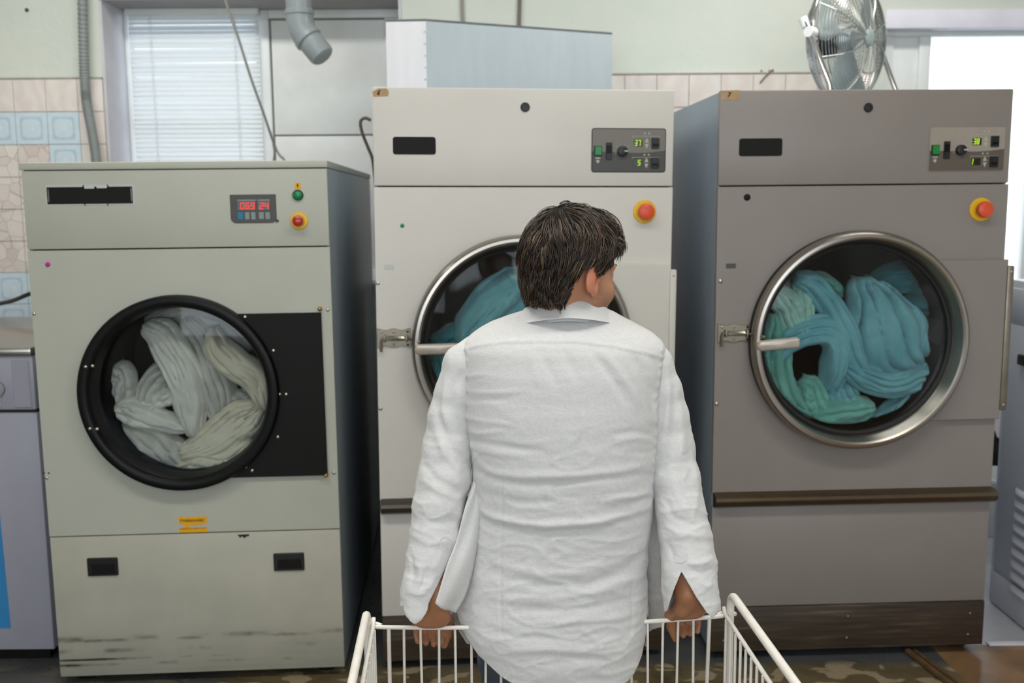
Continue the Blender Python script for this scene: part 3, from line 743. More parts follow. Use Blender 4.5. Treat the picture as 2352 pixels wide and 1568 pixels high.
mb = MB(); mb.box((xm1+.008, fy-.012, zs+.004), (xr0-.002, fy+.02, zr-.008), .002); mb.box((xm1+.008, fy-.010, RZ0+.06), (xr0-.002, fy+.02, zs-.004), .002)
o = mb.build('panel', MT['frame'], win); o.location = -O; o['label'] = 'solid white infill panel with a cross seam'
mb = MB(); mb.box((xm1-.001, fy-.002, RZ0+.05), (xr0+.002, fy+.015, zr+.001)); o = mb.build('panel_seal', MT['gap'], win, 0); o.location = -O
mb = MB(); mb.box((xb-.005, fy+.015, RZ0+.05), (xm0+.005, fy+.021, zt+.01)); o = mb.build('glass', MT['pane'], win, 0); o.location = -O
zmid = wpx(450, 284)[1]; mb = MB(); mb.box((xb-.002, fy+.005, zmid-.018), (xm0+.002, fy+.04, zmid+.018), .003); o = mb.build('glazing_bar', MT['frame'], win); o.location = -O

# venetian blind
def slat_mat():
    t = NT('blind_slat'); d = t.n('ShaderNodeBsdfPrincipled'); d.inputs['Base Color'].default_value = lin((216, 221, 224)); d.inputs['Roughness'].default_value = .4
    tl = t.n('ShaderNodeBsdfTranslucent'); tl.inputs[0].default_value = lin((226, 232, 238)); m = t.n('ShaderNodeMixShader'); m.inputs[0].default_value = .085
    t.l(d.outputs[0], m.inputs[1]); t.l(tl.outputs[0], m.inputs[2]); t.l(m.outputs[0], t.out.inputs[0]); return t.m
YB = YR-.055; bx0, bzt = wpx(293, 22, YB); bx1, _ = wpx(592, 22, YB)
bl = empty('venetian_blind'); bl.location = ((bx0+bx1)/2, YB, bzt); tag(bl, 'white slatted venetian blind closed over the window on the left', 'blind')
B = bl.location.copy()
mb = MB(); mb.box((bx0-.01, YB-.022, bzt-.028), (bx1+.005, YB+.022, bzt+.004), .004); o = mb.build('headrail', MT['frame'], bl); o.location = -B
mb = MB(); pit = .0228; z = bzt-.04; k = 0
while z > RZ0+.03:
    ang = math.radians(66) + .025*math.sin(k*1.7); hw = .0138; P = []
    for i in range(5):
        s_ = (i/2-1); off = .0022*(1-s_*s_)
        P.append((s_*hw*math.cos(ang)-off*math.sin(ang), -s_*hw*math.sin(ang)*-1-off*math.cos(ang)*0))
    dz = .0008*math.sin(k*2.3)
    mb.grid([[(x, YB+a, z+b+dz+(.0012*math.sin(k)*((x-bx0)/(bx1-bx0)-.5))) for a, b in P] for x in np.linspace(bx0, bx1, 7)]); z -= pit; k += 1
o = mb.build('slat', slat_mat(), bl, 60); o.location = -B
for px in (348, 540):
    x = wpx(px, 100, YB)[0]
    mb = MB(); zz = np.arange(bzt-.03, RZ0+.03, -.012); mb.tube([(x+.0035*math.sin(i*1.6)+.006*(i/len(zz)), YB-.018, v) for i, v in enumerate(zz)], .0014, 5); mb.tube([(x+.009+.003*math.sin(i*1.6+2), YB-.018, v) for i, v in enumerate(zz)], .0012, 5)
    o = mb.build('ladder_cord', MT['frame'], bl); o.location = -B

# doorway on the right
dr = empty('door_1'); dr['kind'] = 'structure'; dr['label'] = 'white framed glass doorway flooded with daylight'; dr['category'] = 'door'; dr.location = (DX0, YW, 0); O2 = Vector((DX0, YW, 0))
YD = YW+.12
def dpx(px, py): p = atY(px, py, YD); return p.x, p.z
p0, _ = dpx(2036, 130); p1, zp = dpx(2108, 72); p2, _ = dpx(2132, 130)
mb = MB(); zt2 = dpx(2200, 70)[1]
mb.box((DX0, YD-.03, 0), (p0+.02, YD+.04, zt2-.03), .003); mb.box((p1, YD-.03, 0), (p2, YD+.04, zt2-.03), .004); mb.box((DX0, YD-.03, zt2-.03), (DX1, YD+.04, DZ1), .004); mb.box((DX1-.06, YD-.03, 0), (DX1, YD+.04, zt2-.03), .004)
x3 = dpx(2338, 600)[0]; mb.box((x3, YD-.03, 0), (x3+.05, YD+.04, zt2-.03), .004)
mb.box((p2, YD-.027, 0), (DX1, YD+.037, .06), .004); mb.box((p2, YD-.027, .90), (DX1, YD+.037, .97), .004)
o = mb.build('door_frame', MT['frame'], dr); o.location = -O2
mb = MB(); mb.box((p0+.01, YD-.012, .02), (p1+.01, YD+.02, zt2-.03), .002); o = mb.build('side_panel', MT['frame'], dr); o.location = -O2
mb = MB(); mb.box((p2-.005, YD-.005, .05), (DX1-.05, YD+.015, .91), .002); o = mb.build('kick_panel', MT['lintel'], dr); o.location = -O2
mb = MB(); mb.box((p2-.004, YD, .96), (x3+.005, YD+.006, zt2-.025)); mb.box((x3+.045, YD, .96), (DX1-.055, YD+.006, zt2-.025)); o = mb.build('glass', MT['pane'], dr, 0); o.location = -O2
mb = MB(); mb.box((DX0-.01, YW-.012, DZT+.01), (DX1, YD-.03, DZ1), .003); tag(mb.build('trim_7', MT['lintel']), 'pale lavender lintel above the doorway', 'lintel', kind='structure')

# other walls, ceiling
mb = MB(); mb.box((XL-.12, YF, 0), (XL, YW, ZC)); tag(mb.build('wall_left', MT['sidewall'], None, 0), 'plain left wall', 'wall', kind='structure')
mb = MB(); mb.box((XR, YF, 0), (XR+.12, YW, ZC)); tag(mb.build('wall_right', MT['sidewall'], None, 0), 'plain right wall', 'wall', kind='structure')
mb = MB(); mb.box((XL-.12, YF, ZC), (XR+.12, YW, ZC+.1)); tag(mb.build('ceiling', MT['ceiling'], None, 0), 'plain white ceiling', 'ceiling', kind='structure')
mb = MB()
for q in ((XL, -2.4, 0, ZC), (-2.4, 2.6, 0, .8), (-2.4, 2.6, 2.7, ZC), (2.6, XR, 0, ZC), (-.1, .1, .8, 2.7)): mb.box((q[0], YF-.12, q[2]), (q[1], YF, q[3]))
tag(mb.build('wall_front', MT['sidewall'], None, 0), 'front wall with two large shop windows', 'wall', kind='structure')

# outdoors beyond the doorway
MT['facade'] = paint('sunlit_facade', (236, 232, 226), .8, 0, .03, 3)
MT['ground'] = paint('paving', (200, 198, 194), .8, 0, .05, 3)
mb = MB(); mb.box((-6, YW+.3, -.12), (14, 16, -.05)); tag(mb.build('ground_outside', MT['ground'], None, 0), 'pale paving outside the doorway', 'paving', kind='structure')
mb = MB(); mb.box((3.0, 9.5, -.06), (13, 12, 3.0), .01); mb.box((2.9, 9.4, 3.0), (13.1, 12.1, 3.12), .01); mb.box((5.0, 9.3, -.06), (5.25, 9.5, 3.0), .01)
tag(mb.build('building', MT['facade']), 'washed-out pale building seen through the doorway', 'building')

# ================================================================== things around the machines
# steel lint box behind the middle dryer
def galv(name, col):
    t = NT(name); v = t.coord((8, 8, 1.2)); n = t.noise(v, 3, 4)
    t.bsdf(t.ramp(n, [(.3, lin(tuple(x-3 for x in col))), (.7, lin(tuple(x+3 for x in col)))]), .36, .25); return t.m
MT['galv'] = galv('galvanised_sheet', (186, 198, 204)); MT['galv2'] = galv('galvanised_end', (206, 206, 210))
zb = 1.9
Y1 = 4.02; c1 = atY(978, 47, Y1); zt_ = c1.z; l1 = atY(886, 51, Y1+.01)
d = ray(1406, 78); tt = (zt_-HCAM)/d.z; c2 = EYE+d*tt
lb = empty('duct_box'); lb.location = (c1.x, c1.y, zb); tag(lb, 'bluish galvanised sheet steel box standing on top of the white dryer', 'duct box')
OB = lb.location.copy()
a, b, c_ = Vector((l1.x, l1.y, 0)), Vector((c1.x, c1.y, 0)), Vector((c2.x, c2.y, 0)); back = Vector((0, .36, 0))
def sheet(mb, p, q, z0, z1, th=.004):
    n = (q-p).cross(Vector((0, 0, 1))).normalized()*-th
    mb.add([p+Vector((0, 0, z0)), q+Vector((0, 0, z0)), q+Vector((0, 0, z1)), p+Vector((0, 0, z1)), p+n+Vector((0, 0, z0)), q+n+Vector((0, 0, z0)), q+n+Vector((0, 0, z1)), p+n+Vector((0, 0, z1))],
           [(0, 1, 2, 3), (7, 6, 5, 4), (0, 4, 5, 1), (1, 5, 6, 2), (2, 6, 7, 3), (3, 7, 4, 0)])
mb = MB(); sheet(mb, b, c_, zb, zt_); sheet(mb, c_, c_+back, zb, zt_); sheet(mb, c_+back, a+back, zb, zt_); o = part(mb, 'box_body', MT['galv'], lb); o.location = -OB
mb = MB(); sheet(mb, a, b, zb, zt_-.002); sheet(mb, a+back, a, zb, zt_-.002); o = part(mb, 'end_plate', MT['galv2'], lb, 'paler end plate'); o.location = -OB
mb = MB(); up = Vector((0, 0, .008)); P4 = [b, c_, c_+back, a+back, a]
vs = [v+Vector((0, 0, zt_-.003)) for v in P4]+[v+Vector((0, 0, zt_+.006)) for v in P4]
mb.add(vs, [(4, 3, 2, 1, 0), (5, 6, 7, 8, 9)]+[(i, (i+1) % 5, 5+(i+1) % 5, 5+i) for i in range(5)]); o = part(mb, 'top_flange', MT['gap'], lb); o.location = -OB
mb = MB()
for k in range(7):
    z = zb+.04+k*.045; mb.lathe(b.x-.006, z, [(.003, b.y-.001), (.003, b.y-.003), (.001, b.y-.004)], 8)
o = part(mb, 'rivet', MT['bolt'], lb); o.location = -OB

# grey drain pipe with an elbow
MT['pvc'] = paint('grey_pvc', (124, 132, 136), .32, 0, .04, 8)
YP = 4.42; r_ = .0555
pa, pb, pc = atY(682, -60, YP), atY(690, 68, YP), atY(737, 124, YP-.02)
pipe = empty('drain_pipe'); pipe.location = pa; tag(pipe, 'grey plastic pipe with an elbow hanging down before the white panel', 'pipe')
mb = MB(); e1 = (pb-pa).normalized(); e2 = (pc-pb).normalized(); top = pa-e1*.62
path = [top, pa, pb-e1*.045]
mb.tube([p-pa for p in path], r_, 32); part(mb, 'upright', MT['pvc'], pipe)
arc = [pb-e1*.05*(1-t)**2*1.0+e2*.05*t**2 for t in np.linspace(0, 1, 9)]
mb = MB(); mb.tube([pb-e1*.075-pa]+[p-pa for p in arc]+[pb+e2*.05-pa], r_+.003, 32); part(mb, 'elbow', MT['pvc'], pipe)
for q, ax in ((pb-e1*.07, e1), (pb+e2*.052, e2)):
    mb = MB(); mb.tube([q-ax*.012-pa, q-ax*.008-pa, q+ax*.008-pa, q+ax*.012-pa], [r_+.003, r_+.007, r_+.007, r_+.003], 32); part(mb, 'socket_ring', MT['pvc'], pipe)
mb = MB(); mb.tube([pb+e2*.05-pa, pc-pa, pc+e2*.014-pa, pc+e2*.022-pa], [r_, r_, r_*.93, r_*.75], 32); part(mb, 'outlet', MT['pvc'], pipe)

# corrugated conduit on the left wall
MT['conduit'] = paint('grey_conduit', (126, 132, 132), .5, 0, .06, 10)
pts = [atY(x, y, Y) for x, y, Y in ((188, -90, 4.79), (191, 60, 4.79), (194, 170, 4.785), (199, 235, 4.775), (211, 300, 4.76), (221, 365, 4.74), (228, 440, 4.72), (232, 560, 4.70), (232, 900, 4.70))]; q_ = pts[-1].copy(); pts += [Vector((q_.x, q_.y, .4)), Vector((q_.x, q_.y, .012))]
sp = spline(pts, 520); mb = MB(); mb.tube([Vector(p)-pts[0] for p in sp], [.0215+.0022*math.sin(i*1.55) for i in range(520)], 14)
o = mb.build('corrugated_conduit', MT['conduit'], None, 80); o.location = pts[0]; tag(o, 'grey corrugated hose running down the tiled wall', 'hose')

# cords and loops
MT['cord'] = paint('grey_cord', (128, 130, 126), .6, 0, .1, 30)
def cord(name, pts, r, mat, label, cat, n=60):
    P = [atY(*q) for q in pts]; o0 = P[0].copy(); mb = MB(); mb.tube([Vector(p)-o0 for p in spline(P, n)], r, 8)
    o = mb.build(name, mat, None, 80); o.location = o0; tag(o, label, cat); return o
cord('hanging_cord', [(500, -60, 4.6), (517, 0, 4.6), (545, 80, 4.62), (575, 175, 4.66), (606, 262, 4.74), (630, 332, 4.82), (642, 356, 4.82), (655, 372, 4.8), (672, 430, 4.8)], .006, MT['cord'], 'thin grey cord slanting down across the blind', 'cord')
cord('cable_tail', [(627, 330, 4.83), (630, 350, 4.83), (628, 372, 4.83), (627, 430, 4.83)], .004, MT['cord'], 'short cable tail hanging straight beside the slanting cord', 'cord', 20)
cord('wire_loop', [(852, 276, 3.9), (838, 271, 3.9), (828, 280, 3.9), (832, 305, 3.9), (845, 338, 3.9), (856, 368, 3.9), (862, 420, 3.9)], .0062, paint('brown_wire', (70, 58, 50), .5), 'bent dark brown wire loop beside the white dryer top', 'wire')
cord('black_cable', [(-40, 706, 4.3), (0, 697, 4.2), (30, 690, 4.1), (62, 677, 4.0), (100, 664, 3.95)], .009, MT['black'], 'black cable at the left edge beside the cream dryer', 'cable')
wc = paint('wall_cable', (150, 146, 136), .6)
cord('wall_cable', [(1060, -40, YW-.01), (1061, 20, YW-.01), (1063, 60, YW-.01), (1064, 110, YW-.01)], .008, wc, 'pale cable down the wall above the duct box, nearer the pipe', 'cable', 20)
cord('wall_cable', [(1195, -40, YW-.01), (1193, 20, YW-.01), (1192, 70, YW-.01), (1192, 120, YW-.01)], .009, paint('dark_wall_cable', (112, 106, 98), .6), 'darker cable down the wall above the middle of the duct box', 'cable', 20)
hk = empty('wall_hook'); p = atY(1771, 163, YW); hk.location = p; tag(hk, 'small rusty hook in a chipped hole left of the fan', 'hook')
mb = MB(); mb.lathe(0, 0, [(.014, 0), (.013, -.004), (.006, -.006)], 14); mb.lathe(-.045, .002, [(.006, 0), (.005, -.003), (.001, -.004)], 12); part(mb, 'chipped_hole', MT['steel_dull'], hk)
mb = MB(); mb.tube([(0, -.004, 0), (-.01, -.02, -.006), (-.035, -.022, -.03), (-.055, -.02, -.055)], .004, 6); part(mb, 'hook_wire', MT['steel_dull'], hk)
p = atY(62, 23, YW); mb = MB(); mb.lathe(0, 0, [(.009, .001), (.009, -.004), (.003, -.005)], 12); o = mb.build('nail', MT['panel_lo']); o.location = p; tag(o, 'dark nail head high on the wall at far left', 'nail')

# ------------------------------------------------------------------ washer at the left edge
MT['lav'] = paint('lavender_grey', (158, 158, 170), .4, 0, .03, 5); MT['blue_dec'] = paint('blue_decal', (52, 132, 190), .4, 0, .04, 5)
q = atZ(70, 1492, .045); YS = q.y
ws = empty('washing_machine'); X1 = -1.572; X0 = -2.45; ws.location = (X0, YS, 0); tag(ws, 'lavender grey washing machine with blue stripe and steel top beside the cream dryer', 'washing machine')
S = lambda px, py, y=YS: (atY(px, py, y).x-X0, atY(px, py, y).z)
ztop = S(40, 797)[1]; zp1 = S(40, 817)[1]; zp0 = S(40, 941)[1]; zb1 = S(40, 948)[1]; Wd = X1-X0
mb = MB(); mb.box((0, 0, .045), (Wd, .9, zb1), .006); part(mb, 'body', MT['lav'], ws)
mb = MB(); mb.box((.004, .01, zb1-.01), (Wd-.004, .88, zp0+.004)); part(mb, 'seam', MT['ink'], ws, smooth=0)
mb = MB(); mb.box((0, -.002, zp0), (Wd, .9, zp1), .006); cp = part(mb, 'control_panel', MT['lav'], ws)
mb = MB(); xa_ = S(30, 880)[0]; z0_, z1_ = S(40, 936)[1], S(40, 826)[1]
for k in (0, 1): mb.plate(xa_-k*.5, (Wd-.012 if k == 0 else xa_-.04), z0_, z1_, 0, -.0055, .006, .003)
part(mb, 'inset_panel', MT['lav'], cp)
xk = S(2, 892); mb = MB(); mb.lathe(xk[0]-.01, xk[1], [(.026, -.005), (.026, -.012), (.02, -.014)], 30); part(mb, 'round_mark', paint('grey_mark', (142, 142, 148), .5), cp)
mb = MB(); mb.box((-.004, -.014, zp1), (Wd+.002, .9, ztop), .008); part(mb, 'steel_top', MT['steel'], ws, 'bright steel top edge')
mb = MB(); a_, b_ = S(-3, 1080), S(25, 1442); mb.prism([(0.05, b_[1]), (b_[0], b_[1]), (a_[0]-.012, S(0, 1010)[1]), (0.05, S(0, 990)[1])], .001, -.0012); part(mb, 'blue_stripe', MT['blue_dec'], ws, 'blue stripe decal')
mb = MB(); mb.box((.03, .03, 0), (Wd-.03, .86, .046)); part(mb, 'plinth', MT['black_matt'], ws, smooth=0)

# ------------------------------------------------------------------ steel cabinet at the right edge
MT['cab'] = paint('blue_grey_cabinet', (208, 209, 216), .4, 0, .02, 5)
XC = 1.915; far = atZ(2273, 1380, .0); XC = far.x; YC1 = far.y
cb = empty('steel_cabinet'); CW, CD = .75, 1.35; cb.location = (XC, YC1-CD, 0); tag(cb, 'pale grey steel cabinet with louvre vents at the right edge', 'cabinet')
def onX(px, py): d = ray(px, py); p = EYE+d*(XC/d.x); return p.y-(YC1-CD), p.z
zt3 = onX(2331, 642)[1]; ys1 = onX(2321, 700)[0]; zpl = onX(2290, 1312)[1]; zse = onX(2345, 745)[1]
mb = MB(); mb.box((0, 0, .006), (CW, CD, zt3), .006); part(mb, 'body', MT['cab'], cb)
mb = MB(); mb.box((-.006, 0.01, zpl+.01), (.002, ys1-.006, zse-.005), .003); sp_ = part(mb, 'side_panel', MT['cab'], cb)
mb = MB(); mb.box((-.006, 0.01, zse+.003), (.002, ys1-.006, zt3-.03), .003); part(mb, 'top_panel', MT['cab'], cb)
mb = MB(); mb.box((-.004, 0.0, .006), (.002, CD, zpl-.002), .003); part(mb, 'plinth', MT['cab'], cb)
mb = MB(); mb.box((-.004, ys1-.001, zpl+.004), (.002, CD-.002, zt3-.004), .003); part(mb, 'corner_strip', MT['cab'], cb)
ya = onX(2331, 1200)[0]; zl1, zl0 = onX(2340, 1128)[1], onX(2325, 1345)[1]
mb = MB(); nl = 9
for k in range(nl):
    z = zl0+(zl1-zl0)*k/(nl-1); Lp = []
    for y in np.linspace(ya-.34, ya, 15):
        e = min(1, min(y-(ya-.34), ya-y)/.02); e = math.sqrt(max(0, e)); Lp.append([(-.006-.001, y, z-.012), (-.006-.012*e, y, z-.009), (-.006-.013*e, y, z-.003), (-.006-.006*e, y, z+.006), (-.006-.0005, y, z+.013)])
    mb.grid(Lp)
part(mb, 'louvre_vent', MT['cab'], sp_, smooth=50)
yh, zh = onX(2349, 824); mb = MB(); mb.box((-.02, yh-.06, zh-.02), (-.004, yh+.004, zh+.018), .005); part(mb, 'latch', MT['black'], cb, 'black latch')
dot(cb, 'rivet', 0, 0, 0, .001, .001, MT['bolt']) if False else None

# clutter seen in the gap by the doorway
p = atZ(2288, 1215, 0); bk = empty('bucket'); bk.location = (p.x, min(p.y, YW-.35), 0); tag(bk, 'white bucket on the floor in the gap by the doorway', 'bucket')
def vlathe(mb, prof, n=36, mi=0):
    vs, fs = [], []; m = len(prof)
    for r, z in prof:
        for i in range(n): a = 2*PI*i/n; vs.append((r*math.cos(a), r*math.sin(a), z))
    for k in range(m-1):
        for i in range(n): j = (i+1) % n; fs.append((k*n+i, k*n+j, (k+1)*n+j, (k+1)*n+i))
    fs.append(tuple(range(n-1, -1, -1))); mb.add(vs, fs, mi)
mb = MB(); vlathe(mb, [(.11, .001), (.115, .01), (.14, .26), (.147, .265), (.147, .28), (.139, .28), (.112, .02), (.01, .015)]); part(mb, 'shell', MT['frame'], bk)
mb = MB(); mb.tube([(.148*math.cos(a), .148*math.sin(a)*.35-.1*abs(math.sin(a)), .25-.12*math.sin(a)) for a in np.linspace(0, PI, 20)], .003, 6); part(mb, 'bail', MT['steel_dull'], bk)
bg = empty('black_sack'); bg.location = (bk.location.x+.02, bk.location.y+.30, 0); tag(bg, 'dark sack slumped behind the white bucket', 'sack')
bm = bmesh.new(); bmesh.ops.create_icosphere(bm, subdivisions=4, radius=1)
for v in bm.verts:
    n = noise.noise(v.co*2.3)*.14+noise.noise(v.co*6)*.05; v.co = Vector((v.co.x*.17*(1+n), v.co.y*.14*(1+n), .0+max(.0, (v.co.z+.86)*.26*(1+n*.5)))); 
    if v.co.z > .36: v.co.x *= .6; v.co.y *= .6
mb = MB(); mb.bm(bm); part(mb, 'sack_body', MT['black_matt'], bg, smooth=80)
mb = MB(); mb.tube([(0.0, .0, .44), (.02, .0, .47), (.03, .01, .5)], [.02, .014, .03], 10); part(mb, 'tied_neck', MT['black_matt'], bg)

# ------------------------------------------------------------------ fan on the taupe dryer
MT['chrome'] = paint('chrome_wire', (206, 206, 206), .16, 1, .03, 20)
MT['fan_grey'] = paint('fan_grey', (150, 164, 164), .4, 0, .03, 20); MT['motor'] = paint('motor_black', (40, 36, 34), .5, 0, .08, 20)
YFN = 4.1; fc = atY(1945, 92, YFN); R_ = .266
ax = Vector((.70, -.714, 0)).normalized(); sd = Vector((-ax.y, ax.x, 0)); upv = Vector((0, 0, 1))
fan = empty('drum_fan'); zf = 1.8925
fan.location = (fc.x, fc.y, zf); tag(fan, 'chrome wire cage drum fan standing on top of the taupe dryer', 'fan')
FO = fan.location.copy(); fz = fc-FO
def fpt(a, r, d): return fz+sd*(r*math.cos(a))+upv*(r*math.sin(a))+ax*d
dome = lambda r: .092*(1-(r/R_)**4)+.004
mb = MB()
for sgn in (1, -1):
    for k in range(27):
        r = .036+(R_-.036)*k/26; mb.tube([fpt(2*PI*i/72, r, sgn*dome(r)) for i in range(72)], .0014, 4, closed=True)
mb.tube([fpt(2*PI*i/90, R_+.002, 0) for i in range(90)], .0055, 8, closed=True)
cg = part(mb, 'cage', MT['chrome'], fan, smooth=80)
mb = MB()
for sgn in (1, -1):
    for k in range(8):
        a = k*PI/4+.35; mb.tube([fpt(a+.25*(1-r/R_), r, sgn*(dome(r)+.003)) for r in np.linspace(.03, R_, 14)], .0027, 6)
part(mb, 'stay_wire', MT['chrome'], cg, smooth=80)
def axl(mb, prof, n=32):
    vs, fs = [], []; m = len(prof)
    for r, d in prof: vs += [fpt(2*PI*i/n, r, d) for i in range(n)]
    for k in range(m-1):
        for i in range(n): j = (i+1) % n; fs.append((k*n+i, k*n+j, (k+1)*n+j, (k+1)*n+i))
    fs += [tuple(range(n-1, -1, -1)), tuple(range((m-1)*n, m*n))]; mb.add(vs, fs)
mb = MB(); axl(mb, [(.037, .088), (.037, .097), (.032, .101), (.01, .103)]); part(mb, 'hub_cap', MT['fan_grey'], fan)
mb = MB(); axl(mb, [(.05, -.035), (.06, -.042), (.062, -.12), (.055, -.14), (.02, -.145)]); part(mb, 'motor', MT['motor'], fan)
mb = MB(); axl(mb, [(.034, .03), (.04, .02), (.04, -.02), (.03, -.03), (.03, -.036)]); bh = part(mb, 'blade_hub', MT['fan_grey'], fan)
for k in range(3):
    P = []
    for r in np.linspace(.035, R_-.022, 12):
        f = (r-.035)/(R_-.057); half = .30+.22*math.sin(f*PI*.85)
        P.append([fpt(k*2*PI/3+.4+f*.35+half*t, r, .028*t*(1-.35*f)+.003*(1-t*t)) for t in np.linspace(-1, 1, 9)])
    mb = MB(); mb.grid(P); o = part(mb, 'blade', MT['fan_grey'], bh, smooth=80); md = o.modifiers.new('solid', 'SOLIDIFY'); md.thickness = .0025
tl = ax*.085
mb = MB()
for s_ in (-1, 1):
    top = fz+sd*(s_*(R_+.022)); mb.tube([top+ax*-.03+upv*.05, top, top+tl-upv*.20, top+tl*1.15-upv*(fz.z-.012)], .011, 10)
pa_, pb_ = fz-sd*(R_+.022)+tl*1.15, fz+sd*(R_+.022)+tl*1.15
pa_.z = pb_.z = .012; mb.tube([pa_, pb_], .0085, 10)
bk_ = ax*-.30
for p in (pa_, pb_): mb.tube([p+tl*.4, p, p+bk_], .0085, 10)
part(mb, 'stand', MT['chrome'], fan, smooth=80)
for s_ in (-1, 1):
    top = fz+sd*(s_*(R_+.018)); mb = MB(); mb.tube([top-sd*s_*.02, top+sd*s_*.02], .02, 16); mb.tube([top+upv*.02-ax*.02, top+upv*.055-ax*.035], [.016, .018], 12)
    part(mb, 'tilt_clamp', MT['frame'], fan, 'white tilt clamp')

# ------------------------------------------------------------------ light
def area(name, loc, rot, sx, sy, power, col=(1, 1, 1)):
    l = bpy.data.lights.new(name, 'AREA'); l.shape = 'RECTANGLE'; l.size, l.size_y, l.energy, l.color = sx, sy, power, col
    o = bpy.data.objects.new(name, l); COL.objects.link(o); o.location = loc; o.rotation_euler = rot; return o
def tube_lamp(x, y, L, power, lab):
    t = empty('ceiling_lamp'); t.location = (x, y, ZC); tag(t, lab, 'ceiling lamp', 'ceiling lamps')
    mb = MB(); mb.box((-L/2, -.16, -.05), (L/2, .16, -.0), .006); part(mb, 'housing', MT['frame'], t)
    area('lamp_light', (x, y, ZC-.062), (0, 0, 0), L, .30, power, (1, .965, .90))
tube_lamp(-.9, 1.35, 1.5, 25, 'left ceiling lamp over the aisle'); tube_lamp(1.0, 1.35, 1.5, 25, 'right ceiling lamp over the aisle')
tube_lamp(-1.5, 3.55, 1.5, 32, 'added unseen ceiling lamp in front of the blind, brightening the back wall'); tube_lamp(1.3, 3.55, 1.5, 30, 'added unseen ceiling lamp above the fan, brightening the back wall')  # rear pair added out of view to brighten the back wall and window panel
tube_lamp(0, -1.4, 1.5, 14, 'ceiling lamp behind the viewer')
def portal(x, y, z, rot, sx, sy):
    l = bpy.data.lights.new('portal', 'AREA'); l.shape = 'RECTANGLE'; l.size, l.size_y = sx, sy; l.cycles.is_portal = True
    o = bpy.data.objects.new('portal', l); COL.objects.link(o); o.location = (x, y, z); o.rotation_euler = rot
portal((p2+DX1)/2, YD+.06, 1.6, (-PI/2, 0, 0), DX1-p2, 1.3)
portal(-1.25, YF-.14, 1.75, (PI/2, 0, 0), 2.3, 1.9); portal(1.35, YF-.14, 1.75, (PI/2, 0, 0), 2.5, 1.9)
portal((bx0+bx1)/2, YR+.1, 1.85, (-PI/2, 0, 0), bx1-bx0, 1.3)
w = bpy.data.worlds.new('world'); SC.world = w; w.use_nodes = True; bgn = w.node_tree.nodes['Background']
bgn.inputs[0].default_value = (.86, .93, 1, 1); bgn.inputs[1].default_value = 4.2
SC.view_settings.view_transform = 'Standard'; SC.view_settings.look = 'None'; SC.view_settings.exposure = .06; SC.view_settings.gamma = 1
# ================================================================== trolley
ZR = .70
TL, TRc = atZ(862, 1437, ZR), atZ(1661, 1412, ZR)
ex = (TRc-TL); WT = ex.length; ex = ex.normalized(); ey = Vector((-ex.y, ex.x, 0)); DT = .52      # ex along the rim, -ey towards the viewer
MT['cart'] = paint('white_coated_wire', (236, 232, 224), .38, 0, .05, 30)
MT['wheel'] = paint('caster_rubber', (60, 60, 62), .6)
TO = Vector((TL.x, TL.y, 0))
cart = empty('laundry_trolley', Matrix(((ex.x, ey.x, 0, TO.x), (ex.y, ey.y, 0, TO.y), (0, 0, 1, 0), (0, 0, 0, 1))))
tag(cart, 'white coated wire laundry trolley the man leans back on', 'trolley')
sag = lambda f: -.010*math.sin(PI*min(1, max(0, f)))**.8-.002
ZBK = .30                      # bottom of the basket
def rimz(f): return ZR+sag(f)
mb = MB(); mb.tube([(WT*f, 0, rimz(f)) for f in np.linspace(0, 1, 40)], .0046, 8); part(mb, 'back_rim', MT['cart'], cart, smooth=80)
mb = MB(); mb.tube([(0, -DT, ZR), (WT, -DT, ZR)], .0046, 8); part(mb, 'front_rim', MT['cart'], cart, smooth=80)
XW = []
for px in (892, 927, 965, 1008, 1045, 1083, 1117): XW.append(((atZ(px, 1447, ZR-.005)-TL).dot(ex)))
for px in (1455, 1492, 1528, 1564, 1600, 1638): XW.append(((atZ(px, 1432, ZR-.005)-TL).dot(ex)))
mid = np.linspace(XW[6], XW[7], 11)[1:-1]; XW = sorted(XW+list(mid))
for nm, y0 in (('back_grid', 0), ('front_grid', -DT)):
    mb = MB()
    for i, x in enumerate(XW):
        rr = .0042 if i in (0, len(XW)-1) else .0029; zt = rimz(x/WT) if y0 == 0 else ZR; jx = random.uniform(-.003, .003)
        mb.tube([(x, y0, zt), (x+jx, y0+.002, (zt+ZBK)/2), (x, y0, ZBK)], rr, 6)
    for z in (ZBK, ZBK+.13): mb.tube([(0, y0, z), (WT, y0, z)], .0038, 6)
    part(mb, nm, MT['cart'], cart, smooth=80)
